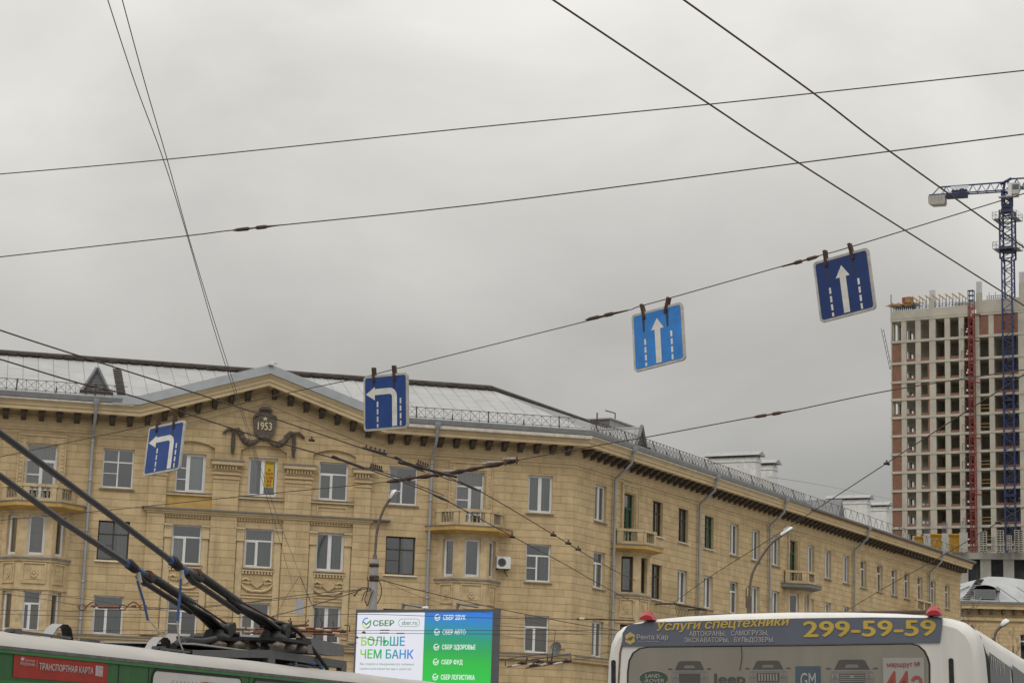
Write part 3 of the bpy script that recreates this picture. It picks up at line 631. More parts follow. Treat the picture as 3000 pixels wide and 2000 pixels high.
for s_ in (-1, 1):
    m = MB(); p0 = (cx+s_*.22, cz-.68); p1 = (cx+s_*1.22, cz-.30)
    pts = []; rr = []
    for i in range(13):
        t = i/12; x = p0[0]+(p1[0]-p0[0])*t; z = p0[1]+(p1[1]-p0[1])*t-.42*math.sin(math.pi*t)*(1-.25*t); pts.append((x, -V-.08, z)); rr.append(.055+.085*math.sin(math.pi*t)+.012*(i % 2))
    m.tube(pts, rr, 9)
    for i in range(40):
        t = random.random(); k = min(11, int(t*12)); p = Vector(pts[k]).lerp(Vector(pts[k+1]), t*12-k); an = random.random()*6.28; r_ = rr[k]
        c = p+Vector((0, -abs(math.cos(an))*r_, math.sin(an)*r_)); m.box(c.x-.035, c.x+.035, c.y-.03, c.y+.02, c.z-.03, c.z+.03)
    dz = cz-.34
    dr = [(cx+s_*1.36, -V-.07, dz+.02-k*.1) for k in range(12)]; m.tube(dr, [.05, .06, .07, .075, .08, .085, .09, .09, .085, .075, .06, .02], 8)
    for k in range(22): z = dz-.05-k*.048; m.box(cx+s_*1.36-.09+.05*(k % 2), cx+s_*1.36+.02+.05*(k % 2), -V-.16, -V-.08, z, z+.03)
    for t_ in (-1, 1): m.tube([(cx+s_*1.36, -V-.1, dz+.02), (cx+s_*1.36+t_*.2, -V-.12, dz+.06), (cx+s_*1.36+t_*.36, -V-.1, dz-.08), (cx+s_*1.36+t_*.46, -V-.06, dz-.18)], [.06, .075, .065, .05], 6)
    m.build('garland', M_BRONZE, bld)
# ---- roof
zr = lambda v: 16.12+(1.05-v)*.40
RV, m = -6.0, MB()
E0, E1 = 1.05*TM, RV*TM
m.quad((-33, -1.05, zr(1.05)), (-20.3, -1.05, zr(1.05)), (-14.5, 3.95, zr(-3.95)), (-33, 3.95, zr(-3.95))); m.quad((-8.9, -1.05, zr(1.05)), (E0, -1.05, zr(1.05)), (-3.95*TM, 3.95, zr(-3.95)), (-14.5, 3.95, zr(-3.95))); m.quad((-33, 3.95, zr(-3.95)), (-3.95*TM, 3.95, zr(-3.95)), (E1, -RV, zr(RV)), (-33, -RV, zr(RV)))
m.quad((-33, -RV, zr(RV)), (E1, -RV, zr(RV)), (-5, 14, 16), (-33, 14, 16))
m.build('roof', M_ROOF, bld)
zB = zr(RV)+.12
m = MB(); m.quad((-E0, -1.05, zr(1.05)), (29.5, -1.05, zr(1.05)), (29.5, -RV, zB), (-E1, -RV, zr(RV))); m.quad((-E1, -RV, zr(RV)), (29.5, -RV, zB), (29.5, 13, 16), (5, 13, 16))
m.poly([(29.5, -1.05, 15.9), (29.5, 13, 15.9), (29.5, -RV, zB-.002), (29.5, -1.05, zr(1.05)-.002)]); m.build('roof', M_ROOFG, bld, None, FB)
m = MB(); m.quad((29.5, -1.08, 16.06), (65.9, -1.08, 16.06), (65.9, 6, 16.3), (29.5, 6, 16.3)); m.quad((29.5, 6, 16.3), (65.9, 6, 16.3), (65.9, 13, 16), (29.5, 13, 16)); m.quad((65.9, -1.08, 16.0), (65.9, 13, 15.95), (65.9, 6, 16.3), (65.9, -1.0, 16.06)); m.build('roof', mat('old_dark_roof', (.12, .125, .13), .8, .35, 1, stain=.4), bld, None, FB)
m = MB()                                         # gable roof behind the pediment
ap, bk = Vector((-14.5, -1.06, 18.12)), Vector((-14.5, 3.95, 18.12))
for s_, u0 in ((-1, -20.3), (1, -8.9)):
    k = Vector((u0, -1.06, zr(1.06)+.12))
    if s_ < 0: m.poly([k, ap, bk])
    else: m.poly([ap, k, bk])
m.build('gable_roof', M_ROOF, bld)
m = MB(); m.tube([(-33, -RV, zr(RV)+.06), (E1, -RV, zr(RV)+.06)], .16, 5); 
for i in range(60):
    x = -33+i*.51; m.box(x, x+.42, -RV-.28, -RV+.2, zr(RV)-.02-.04*random.random(), zr(RV)+.05)
m.build('roof_ridge', M_RIDGE, bld)
m = MB(); m.tube([(-E1, -RV, zr(RV)+.06), (14.5, -RV, zr(RV)+.04)], .15, 5); m.build('roof_ridge', M_RIDGE, bld, None, FB)
m = MB(); m.box(-14.62, -14.38, -1.2, -.8, 18.1, 18.2); m.box(-14.56, -14.2, -1.1, -.9, 18.2, 18.27); m.build('ridge_cap', M_WHITEB, bld)
# dormers
def dormer(fr, u, v, hw, ht, dark=False):
    z0 = zr(v)+.02; m = MB(); y = -v; zb = z0+ht
    yb = -(1.05-(zb-16.12)/.40)                    # where the ridge meets the slope
    F = [(u-hw, y, z0), (u+hw, y, z0), (u, y, zb)]; B_ = (u, yb, zb)
    m.poly([F[0], F[2], B_]); m.poly([F[2], F[1], B_])
    o = m.build('dormer', M_ROOF, bld, None, fr)
    m = MB()
    for a, b in (((u-hw*1.06, z0), (u, zb+.06)), ((u+hw*1.06, z0), (u, zb+.06))): m.bar((a[0], y-.04, a[1]), (b[0], y-.04, b[1]), .13)
    m.build('dormer_frame', M_ZINC, o)
    m = MB(); k = z0+.04
    while k < zb-.12:
        w2 = hw*(zb-k)/ht-.06
        if w2 > .03: m.add([(u-w2, y-.03, k), (u+w2, y-.03, k), (u+w2*.95, y+.03, k+.07), (u-w2*.95, y+.03, k+.07)], [(0, 1, 2, 3)])
        k += .085
    m.poly([(u-hw, y+.05, z0), (u+hw, y+.05, z0), (u, y+.05, zb)], 1)
    m.build('louvre', [M_FLASH, M_ZINC], o)
    m = MB(); m.box(u-hw-.15, u+hw+.2, y-.25, y-.05, z0-.1, z0+.02); m.build('plank', M_RIDGE, o)
dormer(FA, -22.02, .15, .55, 1.02); dormer(FB, 6.85, .25, .55, 1.0); 
m = MB(); m.poly([(36.0, -.6, 16.2), (37.1, -.6, 16.2), (36.55, -.6, 17.3)]); m.poly([(36.0, -.6, 16.2), (36.55, -.6, 17.3), (36.55, 2, 17.3), (36.0, 2, 16.3)]); m.poly([(37.1, -.6, 16.2), (37.1, 2, 16.3), (36.55, 2, 17.3), (36.55, -.6, 17.3)]); m.build('dormer', M_ZINC, bld, None, FB)
m = MB()
for i in range(15):
    v = .35-i*.34; m.box(-21.10, -20.72, -v-.05, -v+.05, zr(v)+.03, zr(v)+.07)
m.build('roof_ladder', M_RIDGE, bld)
# snow guards
def guard(fr, u0, u1, step, dark, zig=False, zoff=0.):
    m = MB(); y = -.88; z0, z1 = 16.2+zoff, 16.72+zoff; n = int((u1-u0)/step)
    m.tube([(u0, y, z1), (u1, y, z1)], .014, 4)
    if not zig: m.tube([(u0, y, z0+.08), (u1, y, z0+.08)], .012, 4)
    for i in range(n):
        x = u0+i*step
        if zig:
            m.tube([(x, y, z0), (x+step*.28, y, z1)], .013, 4, 0, False); m.tube([(x+step*.28, y, z1), (x+step*.56, y, z0)], .013, 4, 0, False)
        else:
            m.tube([(x, y, z0+.08), (x+step, y, z1)], .009, 3, 0, False); m.tube([(x, y, z1), (x+step, y, z0+.08)], .009, 3, 0, False); m.tube([(x, y, z0), (x, y, z1)], .010, 3, 0, False)
        if i % 4 == 2 and not zig: m.bar((x, y, z0-.05), (x+.05, y+.25, z1+.06 if i % 8 == 2 else z1-.2), .04)
    m.build('snow_guard', mat('guard_brown', (.075, .05, .04), .8, .3, 10), bld, None, fr)
guard(FA, -33, -20.7, .42, 0); guard(FA, -8.6, .2, .42, 0); guard(FB, -.2, 29.3, .42, 0); guard(FB, 29.6, 64.5, 1.25, 0, True)
# chimneys and roof boxes
def chimney(u, v0, v1, z0, z1, du=.9):
    m = MB(); m.box(u, u+du, -v0, -v1, z0, z1); m.box(u-.05, u+du+.05, -v0-.05, -v1+.05, z1-.28, z1-.16)
    o = m.build('chimney', M_WHITEB, bld, None, FB)
    c = MB(); z = z1+.14
    c.prism([(u-.2, z), (u+du+.2, z), (u+du/2, z+.3)], -v0-.25, -v1+.25); c.build('chimney_cap', M_ROOF, o)
    l = MB()
    for k in range(4):
        y = -v0+.1+(-v1+v0-.2)*k/3
        for x in (u+.05, u+du-.05): l.bar((x, y, z1), (x, y, z), .05)
    l.build('cap_strut', M_ZINC, o)
chimney(36.6, -5.1, -8.4, 15.5, 20.12); chimney(39.6, -5.1, -6.1, 15.5, 20.0)
chimney(59.3, -5.2, -8.1, 15.5, 20.05); chimney(63.9, -5.2, -6.8, 15.5, 20.05)
m = MB(); m.box(17.0, 20.4, 6.2, 7.6, 18.2, 19.65); m.box(16.9, 20.5, 6.1, 7.7, 19.65, 19.72); m.build('roof_hatch', M_ROOF, bld, None, FB)
m = MB(); m.tube([(19.2, 6.9, 19.6), (19.2, 6.9, 20.35), (17.9, 6.9, 20.3)], .035, 4); m.tube([(16.2, 6.6, 18.6), (16.2, 6.6, 19.9)], .04, 5); m.build('antenna', M_RUST, bld, None, FB)
# drainpipes
def pipe(fr, u, du=.0):
    m = MB(); r = .072
    m.tube([(u+du, -1.14, 16.05), (u+du, -1.1, 15.7), (u+du*.9, -.98, 15.25), (u+du*.6, -.6, 14.9), (u+.0, -.17, 14.55), (u, -.15, 14.35), (u, -.15, 0)], r, 8)
    m.lathe([(.16, .1), (.15, -.05), (.075, -.22)], 10, (u+du, -1.12, 15.95))
    for z in (14.3, 12.6, 10.4, 8.2, 6.6): m.lathe([(.075, -.04), (.092, -.04), (.092, .04), (.075, .04)], 8, (u, -.15, z))
    m.build('drainpipe', M_PIPE, bld, None, fr)
pipe(FA, -22.0, .0); pipe(FA, -6.8, .0)
for u in (4.2, 14.83, 25.29, 40.37, 56.89): pipe(FB, u)
# small fixtures
ow = [o for o in wins if o.name.startswith('window')][2]
m = MB(); m.quad((.10, .165, .42), (.50, .165, .42), (.50, .165, 1.63), (.10, .165, 1.63), 0)
for tx, z0, z1, x0, x1 in (('ПРОДАМ', 1.46, 1.56, .13, .47), ('8', 1.15, 1.28, .25, .34), ('969', .98, 1.11, .14, .46), ('228', .81, .94, .14, .46), ('89', .64, .77, .20, .42), ('45', .47, .60, .19, .41)): text(m, tx, x0, x1, z0, z1, .158, 1, .02)
po = m.build('for_sale_poster', [mat('poster_yellow', (.50, .40, .035), .8, .08, 5), mat('poster_red', (.42, .02, .015), .7)], ow); po['label'] = 'yellow poster with red figures'
# wrought balcony low on the side wing
m = MB(); m.tube([(9.6, -1.0, 8.95), (13.8, -1.0, 8.95)], .05, 5); m.tube([(13.8, -1.0, 8.95), (13.8, 0, 8.95)], .04, 5); m.tube([(9.6, -1.0, 8.95), (9.6, 0, 8.95)], .04, 5)
m.box(9.6, 13.8, -1.0, 0, 7.75, 7.83)
for i in range(22):
    x = 9.65+i*.196; m.tube([(x, -1.0, 8.95), (x, -1.12, 8.6), (x, -1.18, 8.2), (x, -1.0, 7.83)], .012, 4, 0, False)
m.build('iron_balcony', M_RIDGE, bld, None, FB)
# ================================================================== things fixed to or standing by the block
t = thing('air_conditioner', 'white outdoor air conditioner box on the wall beside the bay window', 'air conditioner', bld.matrix_basis @ Vector((-3.35, -.0, 9.95)), AA)
m = MB(); m.prism(rrect(-.32, .32, -.27, .27, .04), -.42, -.08); m.build('casing', M_PVC, t)
m = MB(); ring(m, -.09, 0, .20, .165, -.425, 0, 360, 20); 
for k in range(5): ring(m, -.09, 0, .15-.03*k, .143-.03*k, -.426, 0, 360, 16)
m.poly([(x, -.4225, z) for x, z in arc(-.09, 0, .17, 0, 360, 20)[:-1]], 1); m.build('fan_grille', [M_ZINC, M_DARK], t)
m = MB(); m.box(-.28, -.22, -.40, 0, -.32, -.27); m.box(.22, .28, -.40, 0, -.32, -.27); m.tube([(.1, -.1, -.27), (.15, -.12, -.45), (.28, -.1, -.6)], .025, 5); m.build('bracket', M_WIRE, t)
t = thing('satellite_dish', 'grey satellite dish on the wall by the lowest corner window', 'satellite dish', bld.matrix_basis @ Vector((-.72, -.35, 6.15)), AA-.9)
m = MB(); m.lathe([(0, 0), (.12, .02), (.24, .07), (.32, .13)], 18); me = m.build('dish', M_ZINC, t); me.rotation_euler = (R(75), 0, 0)
m = MB(); m.tube([(0, 0, 0), (0, -.3, -.1), (0, -.36, .02)], .015, 5); m.tube([(0, 0, 0), (.2, .3, 0)], .025, 5); m.build('arm', M_WIRE, t)

# ------------------------------------------------------------------ tower under construction
TY = R(-30.2)
tow = thing('unfinished_tower', 'unfinished concrete frame tower with brick infill and empty window openings', 'building', (62.971, 340, 0), TY)
FLO = [35.2, 38.2, 41.27, 44.25, 47.3, 50.3, 53.33, 56.38, 59.4, 62.3, 65.45, 69.1, 72.75]
PIER = [(0, .18), (1.8, 2.67), (4.2, 5.1), (6.58, 7.65), (9.2, 10.07), (11.58, 12.45), (14.1, 15.02), (16.56, 17.42), (21.4, 22.5), (24.2, 25.1), (27, 28)]
XE, DEP = 28, 17
m = MB()
for i, z in enumerate(FLO):
    m.box(-.06, XE, -.08, DEP, z-.24, z+.16)
for k, (a, b) in enumerate(PIER):
    for z0, z1 in zip(FLO[:-1], FLO[1:]): m.box(a, b, 0, .45, z0+.16, z1-.24)
    for z0, z1 in zip(FLO[:-1], FLO[1:]): m.box(a, b, DEP-.45, DEP, z0+.16, z1-.24)
for y in (0.46, 3.2, 5.6, 8.4, 11, 13.5):         # columns along the left flank
    for z0, z1 in zip(FLO[:-1], FLO[1:]): m.box(.0, .35, y, y+.8, z0+.16, z1-.24)
for z0, z1 in zip(FLO[:-1], FLO[1:]):             # inner walls
    m.box(5.2, XE, 5.2, 5.4, z0+.16, z1-.24); m.box(7.0, 7.2, .46, 5.2, z0+.16, z1-.24); m.box(11.9, 12.1, .46, 5.2, z0+.16, z1-.24); m.box(16.9, 17.1, .46, 5.2, z0+.16, z1-.24)
for a, b in PIER: m.box(a, b, 0, .45, 0, FLO[0]-.24)
m.box(.2, XE, .6, DEP, 0, FLO[0]-.3); m.box(-.05, 13.7, -.12, .4, 72.91, 74.35); m.box(14.6, XE, -.12, .4, 72.91, 75.0); m.box(10, 13.7, 3.0, 3.4, 74.3, 75.6)
for x, zt in ((7.1, 75.6), (15, 76.3), (22.1, 77.4)): m.box(x-.42, x+.42, -.1, .55, 74.3, zt)
m.build('concrete_frame', mat('raw_concrete', (.42, .395, .335), .95, .16, .35, stain=.35), tow)
M_BRICK = stone('red_brick', (.25, .122, .082), .085, .26, .01, (.22, .16, .13), grime=.2)
class BM:
    def box(s, *a): q = MB(); q.box(*a); q.build('brick_infill', M_BRICK, tow)
m = BM()
for i, (z0, z1) in enumerate(zip(FLO[:-1], FLO[1:])):
    lo, hi = z0+.16, z1-.24
    if i not in (7, 11): m.box(.18, 1.8, .08, .3, lo, hi)
    elif i == 7: m.box(.18, 1.8, .08, .3, lo, lo+.45)
    for k in (1, 2, 3, 4, 7):
        if k >= len(PIER)-1: continue
        a, b = PIER[k][1], PIER[k+1][0]
        if i < 11 and not (i == 10 and k == 7) and not (k == 4 and False): m.box(a, b, .08, .3, lo, lo+(.42 if i < 10 else .5))
        if k == 2 and i < 10: m.box(b-.34, b, .09, .31, lo+.42, hi)
    if i == 11:
        m.box(15.02, 16.56, .08, .3, lo, hi); m.box(17.42, 21.4, .08, .3, lo, hi)
for i, (z0, z1) in enumerate(zip(FLO[:-1], FLO[1:])):
    lo = z0+.16; m = MB()
    for x in (12.5, 13.3): m.bar((x, -.15, lo), (x, -.15, lo+1.9), .06)
    m.bar((12.5, -.15, lo+1.9), (13.6, -.15, lo+1.9), .06); m.bar((12.3, -.9, lo), (12.3, -.9, lo+1.1), .05); m.bar((12.3, -.9, lo+1.1), (12.3, 0, lo+1.1), .05)
    m.box(12.85, 13.1, -.2, -.17, lo+.55, lo+.85, 1)
    if i > 8: m.box(13.0, 13.3, -.2, -.17, lo+1.0, lo+1.25, 1)
    m.build('hoist_gate', [mat('gate_red', (.17, .035, .03), .7, .2, 3), M_PVC], tow)
m = MB()
for i, (z0, z1) in enumerate(zip(FLO[:-1], FLO[1:])):
    if i % 3 != 2 and i < 9:
        for h in (.6, 1.15): m = MB(); m.box(15.02, 16.56, .0, .06, z0+.16+h, z0+.24+h); m.build('guard_rail', mat('yellow_timber', (.42, .25, .07), .8, .2, 4), tow)
m = MB()
for x, z0, z1 in ((7.1, 75.6, 77.4), (15, 76.3, 78.2), (22.1, 77.4, 79.2)):
    for dx in (-.36, -.18, 0, .18, .36):
        for dy in (0, .5): m.tube([(x+dx, dy, z0), (x+dx, dy, z1)], .035, 4)
m.tube([(.05, -.05, 74.3), (.05, -.05, 77.2)], .09, 5); m.build('rebar', mat('rebar_grey', (.16, .16, .165), .6, .2, 3), tow)
# things on the tower's top floor
M_TIMB = mat('site_timber', (.40, .26, .11), .85, .35, 3)
t = thing('timber_platform', 'splayed pile of timber boards on blue props at the tower corner', 'formwork', tow.matrix_basis @ Vector((2.2, 1.2, 74.35)), TY)
m = MB()
for i in range(46):
    a = random.uniform(-.55, .55); x, y = random.uniform(-2.2, 2.2), random.uniform(-1.0, .9); L = random.uniform(.9, 1.6); z = .95+random.uniform(-.12, .4); M4 = Matrix.Translation((x, y, z)) @ Matrix.Rotation(a+(1.3 if i % 3 else 0), 4, 'Z') @ Matrix.Rotation(random.uniform(-.12, .12), 4, 'Y'); m.box(-L, L, -.07, .07, -.05, .05, 0, M4)
m.build('board', M_TIMB, t)
M_BLUEP = mat('blue_prop', (.035, .06, .14), .6, .2, 3)
m = MB()
for i in range(12):
    for j in range(3): x, y = -1.9+i*.34, -.9+j*.8; m.bar((x, y, 0), (x, y, .95), .07)
    m.bar((-1.9+i*.34, -.9, .2), (-1.6+i*.34, -.9, .8), .05)
m.build('prop', M_BLUEP, t)
t = thing('panel_stack', 'red and tan stack of formwork panels on the timber boards', 'panel stack', tow.matrix_basis @ Vector((2.5, 1.2, 75.75)), TY-.3)
m = MB()
for k in range(6): m.box(-.75, .75, -.5, .5, k*.17, k*.17+.15, 0)
m.build('panel', mat('panel_tan', (.33, .20, .09), .8, .3, 2), t); m = MB(); 
for k in range(6): m.box(-.77, -.2, -.52, -.5, k*.17+.01, k*.17+.14)
m.build('panel_edge', mat('panel_red', (.30, .07, .04), .8, .3, 2), t)
for i in range(8):
    x = 4.9+i*1.13
    t = link('formwork_beam', None, None, tow.matrix_basis @ Vector((x, -.3, 74.35)), TY); tag(t, 'slanting orange timber beam in a row on blue props along the tower roof edge', 'beam', 'slanting timber beams on the tower roof')
    m = MB(); m.box(-.9, .9, -.07, .07, -.1, .1, 0, Matrix.Translation((-.5, .3, 1.65)) @ Matrix.Rotation(R(38), 4, 'Y')); m.build('beam', M_TIMB, t)
    m = MB()
    for dx, z in ((-1.0, 1.95), (-.5, 1.6), (0, 1.2)): m.bar((dx, .3, 0), (dx, .3, z), .06); m.bar((dx-.3, .3, .25), (dx+.6, .3, .85 if dx < 0 else .25), .05)
    m.build('prop', M_BLUEP, t)
t = thing('scaffold_props', 'group of blue scaffold props with forked heads right of the hoist mast', 'scaffold', tow.matrix_basis @ Vector((16.2, .6, 74.95)), TY)
m = MB()
for i in range(9): x = i*.36; m.bar((x, 0, 0), (x, 0, .9+.5*(i % 3 == 1)), .06)
m.bar((0, 0, .4), (3, 0, .4), .05); m.bar((0, 0, .75), (3, 0, .75), .05); m.build('prop', M_BLUEP, t)
t = thing('safety_net_arm', 'steel lattice safety arms leaning out from the left edge of the tower', 'safety arm', tow.matrix_basis @ Vector((-.1, .3, 64.6)), TY)
m = MB()
for dx, h, y in ((-1.5, 7.1, 0), (-.5, 6.2, 2.5)):
    a, b = Vector((-.2, y, 0)), Vector((dx-.25, y, h)); m.bar(a, b, .07); m.bar(a+Vector((.35, 0, 0)), b+Vector((.45, 0, -.3)), .07)
    for k in range(8): p, q = a.lerp(b, k/8), (a+Vector((.35, 0, 0))).lerp(b+Vector((.45, 0, -.3)), (k+1)/8); m.bar(p, q, .05)
    m.bar(a, a+Vector((.5, 0, .8)), .07)
m.build('lattice', M_ZINC, t)
# hoist mast
M_HRED = mat('hoist_red', (.20, .042, .036), .6, .25, 2)
t = thing('hoist_mast', 'red lattice hoist mast climbing the front of the tower', 'hoist mast', tow.matrix_basis @ Vector((14.05, -1.0, 0)), TY)
m = MB()
for x in (-.4, .4):
    for y in (-.4, .4): m.bar((x, y, 30), (x, y, 74.2), .12)
z = 30.
while z < 74:
    m.box(-.45, .45, -.46, -.36, z-.09, z+.09); m.bar((-.4, -.4, z), (.4, -.4, z+1.5), .06); m.bar((.4, .4, z), (-.4, .4, z+1.5), .06); m.box(-.45, .45, .36, .46, z-.05, z+.05); z += 1.5
m.build('lattice_mast', M_HRED, t)
m = MB()
for z in (72.5, 68.1, 61.3, 52.2, 43.1): m.bar((.4, -.3, z), (1.2, .9, z+.1), .14)
m.build('wall_tie', M_HRED, t)
m = MB()
for x in (-.4, .4):
    for y in (-.4, .4): m.bar((x, y, 74.2), (x, y, 76.6), .1)
for z in (74.9, 75.7, 76.5): m.box(-.45, .45, -.45, .45, z-.05, z+.03)
m.build('mast_head', M_BLUEP, t)
# ------------------------------------------------------------------ tower crane
M_CBLUE = mat('crane_blue', (.034, .048, .13), .5, .2, 1.5)
M_CDARK = mat('crane_dark', (.02, .025, .055), .6, .3, 2)
CX = at(2955, 900, 330); CY = 330
crn = thing('tower_crane', 'blue flat top tower crane with grey counterweights beside the unfinished tower', 'crane', (CX.x, CY, 0), R(-30))
zc = lambda py: at(2955, py, CY).z
def lattice(mb, z0, z1, hw, step, leg, br):
    for x in (-hw, hw):
        for y in (-hw, hw): mb.bar((x, y, z0), (x, y, z1), leg)
    z = z0
    while z < z1-.2:
        t_ = min(z+step, z1); zm = (z+t_)/2
        for s_ in (-1, 1):
            for a, b in (((-hw, s_*hw), (hw, s_*hw)), ((s_*hw, -hw), (s_*hw, hw))):
                mb.bar((*a, z), (*b, zm), br); mb.bar((*b, zm), (*a, t_), br); mb.bar((*a, z), (*b, z), br)
        z += step
m = MB(); lattice(m, 20, zc(758), .80, 2.3, .19, .085); 
for k in range(90): z = 25+k*.6; m.bar((.2, .5, z), (.55, .5, z), .05)
m.build('mast', M_CBLUE, crn)
m = MB(); lattice(m, zc(760), zc(618), 1.0, 1.9, .22, .10); m.build('climbing_cage', M_CBLUE, crn)
m = MB(); m.box(-1.0, 1.0, -1.0, 1.0, zc(740), zc(728)); m.box(-.8, .8, -.8, .8, zc(624), zc(613)); m.box(-.75, .75, -.75, .75, zc(611), zc(604)); m.lathe([(.85, -.3), (.85, .35)], 14, (0, 0, zc(606))); m.box(-.9, .9, -.9, .9, zc(1176), zc(1171)); m.box(-.95, .95, -.95, .95, zc(1456), zc(1451)); m.build('slewing_ring', M_CDARK, crn)
for pz in (645, 732):
    m = MB(); z = zc(pz)
    m.box(-2.0, 2.0, -1.7, -1.05, z-.06, z); m.box(-2.0, 2.0, 1.05, 1.7, z-.06, z); m.box(-2.0, -1.05, -1.05, 1.05, z-.06, z); m.box(1.05, 2.0, -1.05, 1.05, z-.06, z)
    for x in (-2, -1.4, 1.4, 2):
        for y in (-1.7, 1.7): m.bar((x, y, z), (x, y, z+1.1), .06)
    for y in (-1.7, 1.7):
        for h in (.6, 1.1): m.bar((-2, y, z+h), (2, y, z+h), .05)
    for x in (-2, 2):
        for h in (.6, 1.1): m.bar((x, -1.7, z+h), (x, 1.7, z+h), .05)
    m.build('platform', M_ZINC, crn)
m = MB(); lattice(m, zc(604), zc(560), .65, 1.5, .26, .14); m.bar((-.65, 0, zc(562)), (-.3, 0, zc(530)), .3); m.bar((.65, 0, zc(562)), (.1, 0, zc(528)), .25); m.bar((-1.0, 0, zc(538)), (.8, 0, zc(524)), .35); m.build('tower_head', M_CBLUE, crn)
# counter jib to the left, jib to the right: the crane is turned about its own axis
ja = Matrix.Rotation(R(8.4), 4, 'Z')
Zj = zc(559); m = MB()
def jp(x, y, z): return ja @ Vector((x, y, z))
for s_ in (-.55, .55):
    m.bar(jp(-12.6, s_, Zj), jp(0, s_, Zj), .17); m.bar(jp(0, s_, Zj+.25), jp(30, s_, Zj+.4), .17)
m.bar(jp(-11.0, 0, Zj+1.35), jp(-.4, 0, Zj+1.45), .2); m.bar(jp(.2, 0, Zj+1.95), jp(30, 0, Zj+1.75), .2); m.bar(jp(-12.2, 0, Zj+.1), jp(-11, 0, Zj+1.35), .13)
for k in range(7):
    x = -10.6+k*1.45
    for s_ in (-.55, .55): m.bar(jp(x, s_, Zj), jp(x+.73, 0, Zj+1.4), .08); m.bar(jp(x+.73, 0, Zj+1.4), jp(x+1.45, s_, Zj), .08)
for k in range(18):
    x = .8+k*1.6
    for s_ in (-.55, .55): m.bar(jp(x, s_, Zj+.27), jp(x+.8, 0, Zj+1.85), .12); m.bar(jp(x+.8, 0, Zj+1.85), jp(x+1.6, s_, Zj+.27), .12)
m.build('jib', M_CBLUE, crn)
m = MB(); m.box(-9.8, -6.4, -.7, .7, -.65, -.05, 0); m.box(-8.9, -6.4, -.45, .45, -.05, .6, 0); m.tube([(-7.2, -.6, .4), (-7.2, .6, .4)], .45, 10, 0); o = m.build('winch', M_CDARK, crn, (0, 0, Zj), R(8.4))
m = MB(); m.box(-9.0, -6.1, -.62, -.56, .72, 1.2); m.build('name_board', mat('board_white', (.6, .65, .7), .6, .05), crn, (0, 0, Zj), R(8.4))
m = MB()
for k in range(5): m.box(-12.7+k*.56, -12.17+k*.56, -.9, .9, -1.35, -.2)
m.add([(-12.72, -.9, -1.35), (-9.9, -.9, -1.35), (-10.1, -.9, -1.75), (-12.1, -.9, -1.75), (-12.72, .9, -1.35), (-9.9, .9, -1.35), (-10.1, .9, -1.75), (-12.1, .9, -1.75)], [(0, 3, 2, 1), (4, 5, 6, 7), (3, 7, 6, 2), (0, 4, 7, 3), (1, 2, 6, 5)])
m.build('counterweight', mat('counterweight_grey', (.36, .35, .33), .9, .12, 1), crn, (0, 0, Zj), R(8.4))
m = MB(); m.box(.35, .95, -1.4, -.5, -1.2, .95); m.build('electric_box', mat('cab_white', (.62, .62, .60), .6, .06), crn, (0, 0, Zj), R(8.4))
m = MB(); m.prism([(1.0, -.95), (1.95, -.95), (2.25, -.2), (2.25, .9), (1.0, .9)], -1.4, -.4); m.box(1.1, 2.1, -1.43, -1.4, -.25, .6, 1); m.box(-1.2, 2.0, -1.4, -.4, -1.35, -1.25)
m.build('cab', [mat('cab_grey', (.42, .43, .42), .5, .1), mat('cab_glass', (.10, .11, .11), .15, .1)], crn, (0, 0, Zj), R(8.4))
m = MB()
for py, s_ in ((1180, 1), (1458, 1)): z = zc(py); m.bar((-.8, .8, z), (-2.8, 4.4, z-1.6), .3); m.bar((.8, .8, z), (2.6, 4.8, z), .3)
m.build('wall_tie', M_CONC, crn)
# ------------------------------------------------------------------ podium and its stacks
pz = at(2830, 1620, 300).z
po_ = at(2760, 1620, 300)
pod = thing('concrete_podium', 'low concrete podium in front of the tower with tall dark window openings', 'building', (po_.x, 300, 0), R(-14))
m = MB(); m.box(-4, 26, -.3, 16, pz-.9, pz); m.box(-4, 26, 0, .4, pz-10.4, pz-8.4); m.box(-4, 26, .9, 16, 0, pz-.9); m.box(-4, 26, 0, .4, pz-17, pz-13)
for k in range(11): x = -3.5+k*3.2; m.box(x-.75, x+.75, 0, .6, 0, pz-.9)
m.build('concrete_frame', mat('podium_concrete', (.36, .35, .32), .95, .12, .4, stain=.3), pod)
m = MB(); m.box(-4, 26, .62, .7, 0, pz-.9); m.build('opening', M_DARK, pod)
m = MB()
for k in range(10):
    x = -3.5+k*3.2; 
    for xx in (x+.8, x+1.6, x+2.4): m.bar((xx, .5, pz-9), (xx, .5, pz-1), .1)
    m.bar((x+.75, .5, pz-4), (x+2.45, .5, pz-4), .1)
m.build('window_frame', mat('frame_blue', (.04, .055, .10), .6, .1), pod)
for k, (px, w_, zt, hh) in enumerate(((2716, .47, 1563, 0), (2769, .46, 1562, 0), (2823, .58, 1560, 0))):
    q = at(px, 1600, 298); h = at(px, zt, 298).z-pz
    t = thing('concrete_column', ('leftmost raw concrete column on the podium, nearest the ochre roof edge', 'middle raw concrete column on the podium, between two yellow formwork stacks', 'widest raw concrete column right of the yellow formwork')[k], 'column', (q.x, 298, pz), R(-14), 'columns on the podium')
    m = MB(); m.box(-w_, w_, -.4, .4, 0, h); m.build('shaft', MATS['podium_concrete'], t)
    m = MB()
    for dx in range(6): m.tube([(-w_*.8+dx*w_*.32, -.2, h), (-w_*.8+dx*w_*.32, -.2, h+1.7)], .03, 4)
    m.build('rebar', MATS['rebar_grey'], t)
M_YEL = mat('formwork_yellow', (.46, .27, .035), .7, .3, 4)
